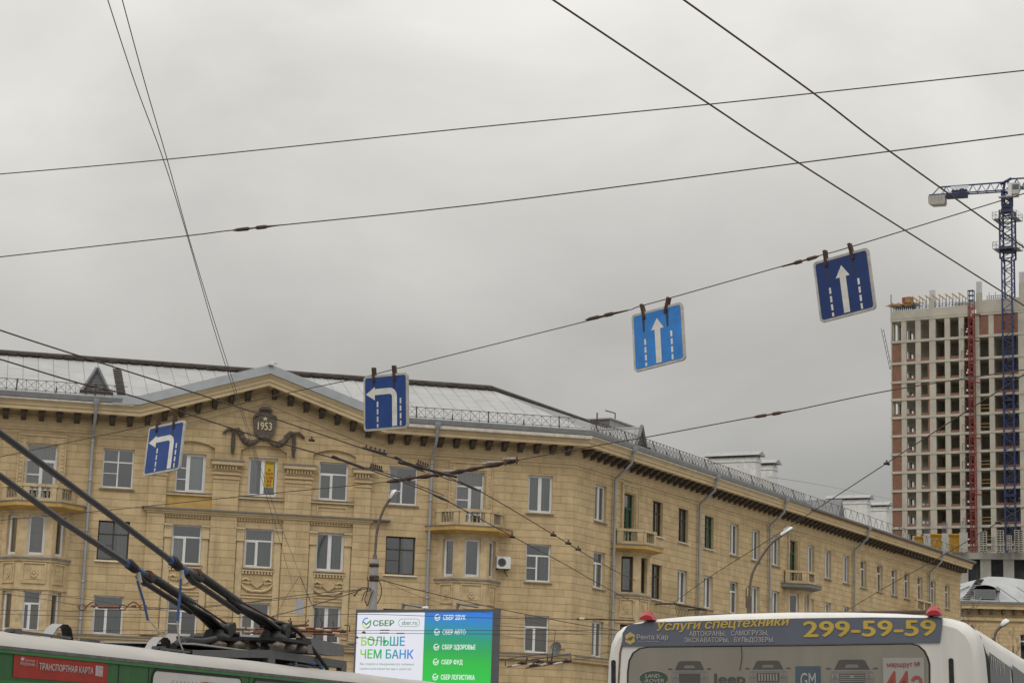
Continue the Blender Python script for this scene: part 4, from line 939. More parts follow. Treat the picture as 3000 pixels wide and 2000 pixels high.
for k, (px, w_) in enumerate(((2692, .75), (2743, .8), (2796, .8))):
    q = at(px, 1600, 299); h = at(px, 1565+(6 if k == 0 else 0), 299).z-pz
    t = thing('formwork_stack', ('yellow formwork beams partly hidden by the roof of the ochre block', 'yellow formwork beams between the two left podium columns', 'yellow formwork beams beside the widest podium column')[k], 'formwork', (q.x, 299, pz), R(-14), 'yellow formwork on the podium')
    m = MB()
    for i in range(4): m.box(-w_, w_, -.6+i*.3, -.5+i*.3, h-.35, h-.15)
    for i in range(9): x = -w_+.1+i*w_*.23; m.box(x-.08, x+.08, -.8, .8, h-.15, h+.05)
    for i in range(8): x = -w_+.2+i*w_*.25; m.bar((x, -.5, .0), (x, -.5, h-.35), .13)
    m.build('beam', M_YEL, t)
    m = MB()
    for i in range(7): x = -w_+.2+i*w_*.28; m.bar((x, -.4, 0), (x+.35, -.1, h*.45), .1)
    m.build('prop', MATS['rebar_grey'], t)
def crate_stack(px, py0, py1, w_, label, n):
    q = at(px, 1600, 296); z0, z1 = at(px, py1, 296).z, at(px, py0, 296).z; h = (z1-z0)/n
    t = thing('pallet_stack', label, 'pallet stack', (q.x, 296, z0), R(-14), 'pallet stacks on the podium')
    for i in range(n):
        m = MB(); z = i*h; m.box(-w_, w_, -.7, .7, z+h*.62, z+h*.92)
        for x in (-w_, -.06, w_-.12): m.box(x, x+.12, -.7, .7, z, z+h*.62)
        m.build('pallet', mat('pallet_grey', (.30, .285, .25), .9, .3, 2), t)
crate_stack(2881, 1556, 1618, .52, 'tall stack of grey pallets nearest the concrete column', 9)
crate_stack(2931, 1553, 1618, .5, 'tall stack of grey pallets behind the crane mast', 9)
crate_stack(2985, 1552, 1618, .62, 'tallest stack of grey pallets right of the crane mast', 10)
crate_stack(2910, 1572, 1614, .26, 'short narrow stack of grey pallets between two tall stacks', 6)
crate_stack(2957, 1568, 1612, .36, 'short stack of grey pallets at the foot of the crane', 6)
# ------------------------------------------------------------------ low house on the right
q0 = at(2790, 1762, 178)
LH = thing('low_house', 'low ochre house with pale metal hip roof and barrel dormer behind the white minibus', 'building', (q0.x, 178, 0), R(-4))
ze = q0.z
m = MB(); wall_holes(m, -4, 22, 0, ze-.3, [(10.5, 11.8, ze-4.6, ze-2.6), (14, 15.3, ze-4.6, ze-2.6), (5.6, 6.9, ze-4.6, ze-2.6)]); m.build('wall', [M_STONE, M_PLAS], LH)
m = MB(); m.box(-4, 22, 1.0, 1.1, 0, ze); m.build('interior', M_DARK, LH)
for x in (10.5, 14, 5.6): m = MB(); m.box(x, x+.08, .1, .2, ze-4.6, ze-2.6); m.box(x+1.22, x+1.3, .1, .2, ze-4.6, ze-2.6); m.box(x+.6, x+.7, .1, .2, ze-4.6, ze-2.6); m.box(x, x+1.3, .1, .2, ze-3.2, ze-3.1); m.build('window', M_PVC, LH)
m = MB(); m.box(-4.5, 22, -.75, 0, ze-.55, ze-.25); m.box(-4.6, 22, -.85, 0, ze-.25, ze-.08); m.box(-4, 22, -.2, 0, ze-1.5, ze-1.25); m.build('cornice', M_FASC, LH)
m = MB(); m.box(-4.6, 22, -.95, -.85, ze-.12, ze+.06); m.build('gutter', M_ZINC, LH)
for k in range(12):
    m = MB(); m.box(.3+k*.95, .52+k*.95, -.6, 0, ze-.95, ze-.56); m.build('cornice_bracket', M_BRK, LH)
m = MB(); zt = at(2935, 1690, 184).z
A_, B2, C_, D_, Ra, Rb = (-4.6, -.9, ze), (24, -.9, ze), (24, 13, ze), (-4.6, 13, ze), (4.0, 6, zt), (5.2, 6, zt)
m.quad(A_, B2, (22, 6, zt-1.6), Rb); m.poly([A_, Rb, Ra]); m.poly([D_, A_, Ra]); m.quad(C_, D_, Ra, Rb); m.build('roof', mat('pale_metal_roof', (.34, .35, .35), .5, .1, .8, metal=.1, stain=.3), LH)
m = MB()
for k in range(11):
    x = -3+k*1.7; tpx = min(max(x+1.5, 4.4), 9); m.bar((x, -.85, ze+.05), (x+(4.6-x)*.55 if x < 4.6 else x-1.2, 3.2, ze+(zt-ze)*.60), .07)
m.build('seam', MATS['gutter_zinc'], LH)
m = MB(); pts = arc(0, 0, .98, 0, 180, 8, .42); 
vs = [(2.9+x, .9, ze+1.15+z) for x, z in pts]+[(3.9+x, 4.2, ze+1.3+z) for x, z in pts]; m.add(vs, [(i, i+1, i+10, i+9) for i in range(8)], 0); m.box(2.0, 3.8, .95, 3, ze+.4, ze+1.2, 1)
for k in range(5): m.box(2.05, 3.75, .9, .95, ze+.5+k*.15, ze+.58+k*.15, 0)
m.build('dormer', [M_ZINC, M_FLASH], LH)
m = MB()
for k in range(13): f = k/12; yy = -.6+5.4*f; zz_ = ze+(zt-ze)*(yy+.9)/6.9+.06; m.box(1.1+2*f-.32, 1.1+2*f+.32, yy, yy+.2, zz_, zz_+.08)
m.build('roof_ladder', M_RIDGE, LH)
m = MB(); m.tube([(.6, -.85, ze), (.6, -.7, ze-.5), (.6, -.15, ze-1.2), (.6, -.15, 4)], .09, 6); m.build('drainpipe', M_PIPE, LH)
# bare trees
def tree(x, y, h, label, seed):
    random.seed(seed); t = thing('bare_tree', label, 'tree', (x, y, 0), 0, 'bare trees by the low house')
    m = MB(); m.tube([(0, 0, 0), (.05, 0, h*.3), (-.05, .1, h*.55), (.1, 0, h*.8)], [.16, .12, .08, .03], 7); m.build('trunk', M_WSTEEL, t)
    m = MB()
    def br(p, d, L, r, lv):
        q = p+d*L*.5+Vector((random.uniform(-.1, .1), random.uniform(-.1, .1), .05))*L; e_ = p+d*L; m.tube([p, q, e_], [r, r*.7, r*.35], 4, 0, False)
        if lv:
            for k in range(4):
                s_ = random.uniform(.3, 1); dd = (d+Vector((random.uniform(-.7, .7), random.uniform(-.7, .7), random.uniform(-.1, .5)))).normalized(); br(p.lerp(e_, s_), dd, L*random.uniform(.45, .65), r*.5, lv-1)
    for k in range(12):
        z = h*(.3+.5*k/12); an = k*2.4; br(Vector((0, 0, z)), Vector((math.cos(an)*.6, math.sin(an)*.6, .8)).normalized(), h*.22*(1.15-k/18), .035, 3)
    m.build('crown', mat('twig', (.16, .13, .10), .9, .2, 5), t)
q = at(2822, 1800, 168); tree(q.x, 168, at(2822, 1700, 168).z, 'bare tree in front of the ladder end of the low house roof', 3)
q = at(2965, 1800, 165); tree(q.x, 165, at(2965, 1790, 165).z, 'shorter bare tree behind the small street lamp', 5)
random.seed(11)
# ================================================================== lane signs on the span wire
M_SB = mat('sign_blue', (.013, .050, .205), .45, .17, 5); M_SN = mat('sign_navy', (.009, .031, .135), .45, .17, 5); M_SL = mat('sign_light_blue', (.022, .175, .50), .4, .17, 5)
M_SW = mat('sign_white', (.60, .585, .55), .55, .12, 9, stain=.35); M_SE = mat('sign_edge', (.42, .40, .36), .6, .2, 8, stain=.5); M_STN = mat('sign_run_stain', (.025, .035, .055), .6, .3, 10)
def lane_sign(loc, rot, kind, face, label, lean=(0, 0)):
    t = thing('lane_sign', label, 'road sign', loc, 0, 'lane signs hung on the span wire')
    t.rotation_euler = (0, 0, 0); M3 = Matrix.Rotation(rot[0], 3, 'Z') @ Matrix.Rotation(rot[1], 3, 'X') @ Matrix.Rotation(rot[2], 3, 'Y'); t.rotation_euler = M3.to_euler()
    h = .35; m = MB(); m.prism(rrect(-h, h, -h, h, .045), -.012, .012); m.prism(rrect(-h+.01, h-.01, -h+.01, h-.01, .04), .012, .03)
    m.build('panel', M_SE, t)
    m = MB(); y = -.0145
    m.poly([(x, y, z) for x, z in rrect(-h+.028, h-.028, -h+.028, h-.028, .03)]); P = lambda a, b: (-h+a*2*h, -h+b*2*h)
    m.build('blue_face', face, t)
    m = MB(); y = -.017
    if kind == 'straight':
        m.poly([(*[P(a, b)[0]], y, P(a, b)[1]) for a, b in ((.5, .83), (.375, .64), (.625, .64))]); m.poly([(P(a, b)[0], y, P(a, b)[1]) for a, b in ((.445, .06), (.555, .06), (.555, .64), (.445, .64))]); dx = (.25, .765)
    else:
        m.poly([(P(a, b)[0], y, P(a, b)[1]) for a, b in ((.06, .665), (.265, .545), (.265, .79))])
        cx, cz, ro, ri = P(.60, .585)[0], P(.60, .585)[1], .165*.7, .055*.7
        m.poly([(P(.265, 0)[0], y, cz+ri), (cx, y, cz+ri), (cx, y, cz+ro), (P(.265, 0)[0], y, cz+ro)]); ring(m, cx, cz, ro, ri, y, 0, 90, 8)
        m.poly([(cx+ri, y, P(0, .055)[1]), (cx+ro, y, P(0, .055)[1]), (cx+ro, y, cz), (cx+ri, y, cz)]); dx = (.325, .845)
    m.build('arrow', M_SW, t)
    m = MB()
    for a, tp in ((dx[0], .52), (dx[1], .55)):
        b = tp; 
        while b > .10: m.poly([(P(a-.018, 0)[0], y, P(0, max(b-.10, .055))[1]), (P(a+.018, 0)[0], y, P(0, max(b-.10, .055))[1]), (P(a+.018, 0)[0], y, P(0, b)[1]), (P(a-.018, 0)[0], y, P(0, b)[1])]); b -= .135
    m.build('lane_line', M_SW, t)
    m = MB()
    for a in (.235, .70):
        x = P(a, 0)[0]; m.poly([(x-.012, -.0155, .10), (x+.012, -.0155, .10), (x+.02, -.0155, .30), (x-.02, -.0155, .30)])
    m.build('stain', M_STN, t)
    for a, l in ((.235, lean[0]), (.70, lean[1])):
        x = P(a, 0)[0]; m = MB(); m.box(-.016, .016, -.03, .03, -.09, .10, 0, Matrix.Translation((x, 0, h)) @ Matrix.Rotation(l, 4, 'Y')); m.build('clamp', mat('clamp_rust', (.055, .03, .022), .85, .4, 20), t)
    return t
SG = [((-4.67, 28.1, 5.72+0), (-37.9, -8.9, -4.9), 'left', M_SB, 'blue left turn lane sign farthest left, leaning over the eaves of the ochre block', (0, 0)),
      ((-1.56, 25.91, 6.10), (-34.7, 3.9, -.5), 'left', M_SB, 'blue left turn lane sign hanging over the right end of the gable roof', (-.06, -.1)),
      ((1.68, 23.48, 6.56), (-37.9, -4.5, -7.6), 'straight', M_SL, 'light blue straight ahead lane sign hanging against the clouds', (-.2, .3)),
      ((3.63, 22.34, 6.98), (-38.8, 1.2, -7.4), 'straight', M_SN, 'dark navy straight ahead lane sign hanging against the clouds', (0, -.15))]
for loc, rot, k, f, lb, ln in SG: lane_sign(loc, [R(a) for a in rot], k, f, lb, ln)
# ================================================================== wires
M_TURN = mat('turnbuckle_brown', (.085, .05, .034), .8, .4, 15, bump=.5)
M_WIREL = mat('wire_pale', (.17, .155, .14), .6, .2, 20)
def smooth(pts, n=5):
    out = []
    for i in range(len(pts)-1):
        p0, p1, p2, p3 = pts[max(i-1, 0)], pts[i], pts[i+1], pts[min(i+2, len(pts)-1)]
        for k in range(n):
            t = k/n; out.append(.5*((2*p1)+(p2-p0)*t+(2*p0-5*p1+4*p2-p3)*t*t+(3*p1-p0-3*p2+p3)*t**3))
    return out+[pts[-1]]
def wire(label, pts, r=.008, name='overhead_wire', mt=None, group='overhead wires', cat='wire', z=None):
    """pts: (px, py, height) ; heights in metres above the road"""
    P = [atz(p[0], p[1], p[2]) for p in pts] if z is None else [at(p[0], p[1], p[2]) for p in pts]
    o = P[0].copy(); m = MB(); m.tube([p-o for p in (smooth(P) if len(P) > 2 else P)], r*(.72 if (z is None and pts[0][2] > 6.3 or r < .0095) else .85), 5)
    ob = m.build(name, mt or M_WIRE, None, o); tag(ob, label, cat, group); ob['o'] = 0; del ob['o']; return ob, P
FS = {'turnbuckle': .5, 'section_insulator': .36}
def fit_part(ob, a, b, parts, name, mt, n=7):
    """a spindle of stacked radii between two points, child of the wire"""
    m = MB(); o = Vector(ob.location); m.tube([a.lerp(b, s)-o for s, _ in parts], [r*FS.get(name, 1) for _, r in parts], n); return m.build(name, mt, ob)
def turnbuckle(ob, a, b, s=1.):
    fit_part(ob, a, b, [(0, .012*s), (.06, .03*s), (.1, .045*s), (.3, .05*s), (.34, .022*s), (.44, .02*s), (.48, .05*s), (.62, .052*s), (.68, .03*s), (.8, .02*s), (1, .012*s)], 'turnbuckle', M_TURN)
H = 8.0
o, P = wire('thin twin wire from the top left crossing the gable, left strand at the top', [(306, -30, 8.6), (395, 242, 8.4), (478, 466, 8.2), (548, 689, 8.0), (638, 1000, 7.6), (740, 1312, 7.2), (795, 1500, 6.8), (871, 1761, 6.3)], .0075, mt=M_WIREL)
o, P = wire('thin twin wire from the top left crossing the gable, right strand at the top', [(350, -30, 8.6), (424, 242, 8.4), (491, 472, 8.2), (560, 720, 8.0), (646, 1000, 7.6), (745, 1310, 7.2), (808, 1500, 6.8), (880, 1685, 6.4), (911, 1768, 6.3)], .0075, mt=M_WIREL)
wire('uppermost wire crossing the whole sky above all the signs', [(-20, 512, 8.2), (491, 467, 8.1), (1340, 379, 8.0), (2079, 306, 8.0), (3020, 205, 8.0)], .009)
o, P = wire('second wire crossing the whole sky, with a turnbuckle at the left', [(-20, 755, 7.8), (548, 691, 7.75), (714, 671, 7.75), (1400, 599, 7.7), (2340, 478, 7.7), (3020, 391, 7.7)], .010)
turnbuckle(o, atz(680, 675, 7.75), atz(835, 658, 7.75), .95)
o, P = wire('span wire rising to the right that carries the four lane signs', [(-20, 1342, 30), (469, 1238, 28.1), (800, 1160, 27), (1067, 1104, 26.2), (1160, 1080, 25.9), (1773, 927, 24), (1868, 899, 23.5), (1970, 871, 23.3), (2379, 755, 22.6), (2497, 722, 22.2), (3020, 561, 21)], .0085, z=1)
turnbuckle(o, at(1715, 937, 24.1), at(1840, 908, 23.6), .95); turnbuckle(o, at(2400, 750, 22.5), at(2290, 782, 22.8), .9)
wire('thick dark contact wire crossing the upper right sky, lower of the two', [(1560, -40, 6.1), (2079, 306, 6.05), (2338, 476, 6.0), (3030, 914, 5.95)], .0088, group='thick contact wires')
wire('thick dark contact wire crossing the upper right sky past the crane jib', [(1950, -38, 6.1), (2379, 270, 6.05), (2602, 440, 6.0), (3030, 746, 5.95)], .0088, group='thick contact wires')
def ribs(ob, a, b, n, hgt, up=Vector((0, 0, 1))):
    m = MB(); o_ = Vector(ob.location); d = (b-a).normalized()
    m.tube([a-o_, b-o_], .02, 6)
    for k in range(n): p = a.lerp(b, (k+.5)/n)-o_; m.tube([p, p+up*hgt*.42], .014, 5)
    m.build('insulator', M_INS, ob)
def clampat(ob, p, s=.07):
    s *= .45; o_ = Vector(ob.location); m = MB(); q = p-o_; m.tube([q+Vector((-s*1.2, 0, -.3*s)), q, q+Vector((s*1.2, 0, -.5*s))], [s*.5, s*.8, s*.5], 6); m.tube([q, q+Vector((0, 0, s*1.2))], s*.35, 5); m.build('wire_clamp', M_INS, ob)
C1 = [(-30, 957, 6.05), (99, 1000, 6.05), (284, 1059, 6.03), (535, 1139, 6.0), (700, 1193, 6.0), (804, 1226, 6), (1072, 1316, 5.98), (1238, 1369, 5.96), (1300, 1399, 5.95), (1404, 1437, 5.95), (1618, 1563, 5.92), (1761, 1649, 5.9), (1860, 1700, 5.88)]
o, P = wire('contact wire over the gable, passing above the date cartouche', C1, .011, group='contact wires with insulators')
ribs(o, atz(1066, 1312, 5.98), atz(1132, 1329, 5.98), 5, .12)
m = MB(); m.tube([P[7]-P[0]+Vector((-.35, -.3, .03)), P[7]-P[0]+Vector((.5, .6, -.05))], .022, 6); m.build('section_insulator', M_INS, o)
a, b = atz(1157, 1338, 5.99), atz(1245, 1382, 5.96); fit_part(o, a, b, [(0, .02), (.02, .07), (.18, .07), (.2, .05), (.5, .055), (.8, .07), (1, .02)], 'section_insulator', M_INS)
ribs(o, atz(1222, 1358, 6.08), atz(1256, 1372, 6.08), 5, .17); a, b = atz(1345, 1410, 5.95), atz(1404, 1437, 5.95); fit_part(o, a, b, [(0, .03), (.1, .06), (.6, .075), (1, .04)], 'section_insulator', M_INS)
for px, py in ((1621, 1565), (1665, 1589), (1694, 1607)): clampat(o, atz(px, py, 5.93), .11)
C2 = [(-30, 1044, 6.05), (0, 1052, 6.05), (236, 1123, 6.02), (389, 1160, 6.0), (657, 1247, 6.0), (753, 1278, 6), (916, 1324, 5.98), (1066, 1370, 5.96), (1193, 1416, 5.95), (1300, 1462, 5.94), (1497, 1568, 5.92), (1646, 1647, 5.9), (1760, 1712, 5.88), (1860, 1765, 5.86)]
o, P = wire('contact wire over the gable, passing below the date cartouche', C2, .011, group='contact wires with insulators')
a, b = atz(973, 1336, 5.99), atz(1070, 1372, 5.96); fit_part(o, a, b, [(0, .02), (.02, .075), (.14, .075), (.16, .055), (.5, .06), (.95, .07), (1, .02)], 'section_insulator', M_INS)
ribs(o, atz(1084, 1369, 6.05), atz(1120, 1379, 6.05), 6, .17); a, b = atz(1268, 1447, 5.95), atz(1315, 1468, 5.94); fit_part(o, a, b, [(0, .03), (.1, .06), (.6, .075), (1, .04)], 'section_insulator', M_INS)
clampat(o, atz(1500, 1570, 5.92), .11); clampat(o, atz(913, 1287, 6.0), .08)
for k, q in enumerate((((1072, 1368), (1160, 1395), (1205, 1413), (1300, 1450)), ((1256, 1378), (1300, 1390), (1345, 1412)))):
    wire(('slack strand running just above the lower contact wire beside the lamp head', 'slack strand running just above the upper contact wire by the balcony door')[k], [(*p, 6.03) for p in q], .010, group='slack strands at the insulators')
o, P = wire('long wire across the windows ending in a rusty insulator chain, rising to the tower', [(-20, 1525, 6.4), (265, 1499, 6.35), (700, 1454, 6.3), (1135, 1411, 6.2), (1220, 1398, 6.2), (1311, 1387, 6.2), (1420, 1367, 6.2), (1535, 1344, 6.25), (1774, 1300, 6.3), (1900, 1279, 6.35), (2194, 1224, 6.5), (2306, 1206, 6.6), (2615, 1142, 6.8), (3020, 1080, 7)], .011)
a, b = P[3], P[7]; ch = [P[3], P[4], P[5], P[6], P[7]]; o_ = Vector(o.location); m = MB(); pts = []; rr = []
for i in range(4):
    for k in range(6): pts.append(ch[i].lerp(ch[i+1], k/6)-o_); rr.append([.019, .034, .042, .022, .038, .028][k])
m.tube(pts, rr, 7); m.build('insulator_chain', mat('chain_rust', (.055, .03, .022), .85, .4, 12, bump=.4), o); m = MB()
for px, py in ((1437, 1362), (1450, 1359), (1500, 1349), (1320, 1385)): p = atz(px, py, 6.24)-o_; m.tube([p-Vector((.13, 0, -.02)), p+Vector((.10, 0, .035))], .022, 7)
m.build('porcelain_rod', mat('porcelain_grey', (.30, .27, .23), .5, .3, 12), o)
for px, py in ((1481, 1352), (1514, 1348), (1200, 1402)):
    m = MB(); p = atz(px, py, 6.22)-o_; m.tube([p+Vector((0, 0, -.06)), p+Vector((0, 0, .06))], .016, 5); m.build('pin', M_RUST, o)
turnbuckle(o, atz(2205, 1222, 6.5), atz(2330, 1201, 6.6), 1.0)
o, P = wire('diagonal wire rising from the white minibus past the side wing to the tower', [(1960, 1775, 6.6), (2067, 1697, 6.7), (2248, 1583, 6.9), (2400, 1485, 7), (2598, 1356, 7.1), (2762, 1249, 7.2), (3020, 1084, 7.4)], .013)
clampat(o, atz(2598, 1356, 7.1), .1)
o, P = wire('diagonal wire crossing the far end of the side wing and the pallet stacks', [(2460, 1800, 6.4), (2600, 1716, 6.5), (2760, 1628, 6.6), (2925, 1529, 6.7), (3020, 1475, 6.8)], .013)
clampat(o, atz(2925, 1529, 6.7), .12)
wire('hair thin cable in the sky between the chimneys and the tower', [(2245, 1395, 60), (2420, 1423, 90), (2640, 1468, 120)], .008, z=1)
wire('thin guy wire falling from the span to the hub left of the lamp post', [(879, 1685, 6.2), (840, 1745, 6.0), (803, 1815, 5.8)], .009, mt=M_WIREG)
wire('thin guy wire falling to the right end of the overhead switch', [(880, 1690, 6.2), (915, 1770, 6.0), (940, 1815, 5.8)], .012, mt=M_WIREG)
LB = 'bundle of low overhead wires'
low = [('low wire sloping down from the left bay to the insulator chain, upper', [(-20, 1717), (117, 1738), (274, 1757), (400, 1778), (700, 1808)], 6.2, .012),
       ('low wire sloping down from the left bay to the insulator chain, lower', [(-20, 1735), (0, 1738), (115, 1752), (232, 1773)], 6.2, .012),
       ('low wire just under the rusty insulator chain, climbing to the lamp post', [(-20, 1786), (276, 1788), (500, 1781), (710, 1765), (940, 1744), (1058, 1726)], 6.0, .013),
       ('low wire crossing the lowest windows level with the mullions', [(-20, 1797), (234, 1804), (500, 1808), (780, 1806), (1040, 1798), (1244, 1803), (1446, 1809), (1760, 1813)], 5.9, .013),
       ('low wire just above the trolleybus roof, upper', [(-20, 1845), (200, 1846), (500, 1846), (760, 1846)], 5.7, .013),
       ('low wire just above the trolleybus roof, lower', [(150, 1852), (300, 1857), (500, 1856), (700, 1850)], 5.6, .013),
       ('red brown wire across the screen level with the second list entry, upper', [(700, 1850), (1040, 1846), (1244, 1846), (1480, 1845), (1860, 1845)], 5.7, .013),
       ('red brown wire across the screen level with the second list entry, lower', [(1020, 1853), (1244, 1854.5), (1480, 1856), (1860, 1856)], 5.7, .013),
       ('wire slanting down across the screen headline, upper', [(1000, 1855), (1040, 1864), (1242, 1896), (1442, 1926), (1560, 1945)], 5.6, .013),
       ('wire slanting down across the screen headline, lower', [(1000, 1872), (1040, 1881), (1242, 1910), (1442, 1936), (1640, 1965)], 5.55, .013),
       ('dark wire slanting up across the lower half of the screen', [(1060, 1982), (1096, 1976), (1236, 1959), (1442, 1935), (1500, 1925)], 5.4, .011),
       ('wire along the lower edge of the screen, just above the trolleybus', [(1120, 1975), (1235, 1988), (1300, 1985), (1442, 1962)], 5.3, .013),
       ('heavy cable running from the lamp post down to the minibus roof', [(1112, 1697), (1180, 1715), (1249, 1733), (1424, 1774), (1560, 1802), (1700, 1829), (1810, 1845)], 6.3, .020),
       ('cable climbing from the overhead switch to the lamp post, upper', [(580, 1780), (700, 1767), (880, 1742), (1058, 1726), (1086, 1722)], 6.2, .017),
       ('cable climbing from the overhead switch to the lamp post, lower', [(770, 1812), (880, 1782), (970, 1756), (1058, 1727)], 6.1, .020),
       ('thin wire behind the heavy cable reaching the lowest corner window', [(1110, 1690), (1200, 1735), (1330, 1775), (1545, 1818), (1600, 1835)], 6.2, .010),
       ('wire crossing below the lowest corner window, upper', [(1445, 1830), (1600, 1842), (1760, 1853), (1800, 1861)], 5.9, .012),
       ('wire crossing below the lowest corner window, middle', [(1445, 1858), (1560, 1872), (1700, 1885), (1790, 1892)], 5.8, .012),
       ('wire slanting through the overhead crossing beside the screen', [(1445, 1962), (1540, 1950), (1640, 1935), (1715, 1928), (1790, 1905)], 5.5, .014),
       ('wire leaving the overhead crossing to the right', [(1560, 1938), (1660, 1952), (1740, 1962), (1790, 1972)], 5.5, .014),
       ('lowest wire from the screen to the minibus', [(1440, 1982), (1530, 1990), (1640, 1998), (1760, 2010)], 5.2, .015),
       ('wire rising to the right from the foot of the screen', [(1440, 1996), (1560, 1990), (1690, 1983), (1780, 1978)], 5.2, .012)]
for lb, pts, z, r in low:
    o, P = wire(lb, [(p[0], p[1], z) for p in pts], r*.85, group=LB)
    if 'second list entry, upper' in lb: ribs(o, atz(1114, 1845, 5.72), atz(1140, 1845, 5.72), 6, .05); ribs(o, atz(1113, 1853, 5.62), atz(1139, 1853, 5.62), 6, .05)
    if 'second list entry, lower' in lb: ribs(o, atz(1162, 1854, 5.7), atz(1184, 1854, 5.7), 6, .05); clampat(o, atz(1066, 1851, 5.7), .13)
    if 'headline, upper' in lb: ribs(o, atz(1081, 1871, 5.62), atz(1095, 1874, 5.62), 4, .06); clampat(o, atz(1046, 1866, 5.6), .1)
    if 'lower half of the screen' in lb: clampat(o, atz(1121, 1972, 5.4), .1)
# rusty chain over the lowest left window
o, P = wire('rusty chain of links and hooked insulators over the lowest left window', [(225, 1776, 6.2), (430, 1779, 6.2), (520, 1783, 6.2)], .012, name='insulator_chain', cat='insulator chain')
oo = Vector(o.location); M_RED = mat('rust_red', (.16, .06, .035), .85, .4, 10, bump=.4)
def ringlink(px, py, r):
    m = MB(); c = atz(px, py, 6.2)-oo; m.tube([c+Vector((r*math.cos(a_)*1.3, 0, r*math.sin(a_))) for a_ in [k*math.pi/5 for k in range(11)]], .02, 5, 0, False); m.build('link', M_RED, o)
for px in (241, 359, 420): ringlink(px, 1778, .10)
for p0, p1 in (((252, 1778), (292, 1779)), ((370, 1778), (412, 1779))):
    a, b = atz(*p0, 6.2)-oo, atz(*p1, 6.2)-oo; m = MB(); m.tube([a.lerp(b, k/6)+Vector((0, 0, .19*math.sin(math.pi*k/6))) for k in range(7)], .025, 5); m.tube([a.lerp(b, .35)+Vector((0, 0, .06)), a.lerp(b, .65)+Vector((0, 0, .04))], [.02, .06], 7); m.build('hooked_insulator', M_RED, o)
m = MB(); m.tube([atz(288, 1777, 6.2)-oo, atz(352, 1778, 6.2)-oo], .05, 4); m.build('insulator_bar', M_RED, o)
# overhead switch behind the trolley poles and the crossing by the screen
c = at(880, 1845, 74)
t = thing('overhead_switch', 'rusty red trolley wire switch hanging behind the pole bases', 'wire switch', c)
def lp(px, py, d=74): return at(px, py, d)-c
for k, (a, b, r) in enumerate((((690, 1842), (1000, 1838), .035), ((720, 1852), (1020, 1858), .035), ((830, 1846), (1015, 1848), .06), ((820, 1836), (905, 1830), .035))):
    m = MB(); m.tube([lp(*a), lp(*b)], r, 4, 0, True, False); m.build('rail', M_RED, t)
m = MB()
for px, py in ((706, 1838), (725, 1850), (735, 1840), (885, 1840), (935, 1842), (960, 1845), (985, 1854), (1005, 1843), (880, 1858), (905, 1860)): p = lp(px, py, 73.7); m.tube([p+Vector((-.13, 0, 0)), p+Vector((.13, .0, -.01))], .045, 7)
m.build('porcelain_rod', mat('porcelain_dirty', (.33, .27, .20), .6, .4, 8), t)
m = MB()
for k in range(10): p = lp(985+k*3.6, 1859+k*.5, 73.6); m.tube([p+Vector((-.02, 0, -.05)), p+Vector((.02, 0, .05))], .035, 6)
for k in range(7): p = lp(890+k*3.6, 1858+k*.4, 73.6); m.tube([p+Vector((-.02, 0, -.05)), p+Vector((.02, 0, .05))], .035, 6)
m.build('ribbed_insulator', mat('ribbed_tan', (.30, .20, .13), .6, .3, 6), t)
m = MB()
for pts in (((845, 1815), (855, 1830), (890, 1832), (905, 1815)), ((850, 1832), (895, 1828)), ((938, 1810), (945, 1825), (940, 1838)), ((850, 1808), (857, 1835)), ((975, 1820), (978, 1838), (920, 1838)), ((1010, 1830), (1025, 1832), (1024, 1850)), ((802, 1802), (795, 1818))): m.tube([lp(*p) for p in pts], .022, 5)
m.build('hanger', M_WIRE, t)
m = MB(); p = lp(876, 1772); m.quad(p+Vector((-.16, 0, -.28)), p+Vector((.14, 0, -.34)), p+Vector((.18, 0, .2)), p+Vector((-.08, 0, .25))); m.build('hanging_tag', mat('tag_grey', (.36, .37, .40), .7, .1), t)
c = at(1580, 1935, 66)
t = thing('overhead_crossing', 'grey trolley wire crossing frame between the screen and the minibus', 'wire crossing', c)
def lq(px, py, d=66): return at(px, py, d)-c
m = MB()
for pts in (((1481, 1931), (1520, 1922), (1600, 1913)), ((1545, 1933), (1600, 1924), (1672, 1913), (1672, 1932)), ((1481, 1931), (1481, 1950)), ((1604, 1914), (1604, 1936)), ((1486, 1952), (1560, 1940)), ((1540, 1955), (1670, 1937))): m.tube([lq(*p) for p in pts], .022, 5)
m.build('frame', M_WIREG, t)
for px, py in ((1530, 1942), (1578, 1938), (1565, 1949), (1613, 1941), (1660, 1937)):
    m = MB(); p = lq(px, py); m.tube([p+Vector((-.16, 0, -.03)), p+Vector((-.03, 0, .04)), p+Vector((.16, 0, .01))], [.025, .06, .025], 7); m.build('clamp', M_WIRE, t)
m = MB()
for a, b in (((1500, 1950), (1525, 1945)), ((1545, 1945), (1570, 1943)), ((1585, 1947), (1605, 1942)), ((1620, 1944), (1650, 1939))): m.tube([lq(*a), lq(*b)], .035, 6)
m.build('porcelain_rod', M_PORC, t)
m = MB(); m.tube([lq(1616, 1935), lq(1617, 1925), lq(1622, 1895), lq(1627, 1846)], [.03, .03, .012, .010], 5); m.tube([lq(1541, 1936), lq(1545, 1925)], .03, 5); m.build('hanger', M_RUST, t)
c = at(1700, 1813, 58)
t = thing('strain_insulator', 'dark strain insulator rod in front of the corner by the minibus', 'insulator', c)
m = MB(); m.tube([at(px, py, 58)-c for px, py in ((1688, 1812), (1700, 1812), (1735, 1813), (1760, 1813), (1785, 1814), (1860, 1817))], [.018, .032, .022, .034, .022, .018], 6); m.build('rod', M_RUST, t); m = MB(); m.tube([at(1697, 1811, 57.9)-c, at(1712, 1812, 57.9)-c], .036, 7); m.build('porcelain_rod', M_PORC, t)

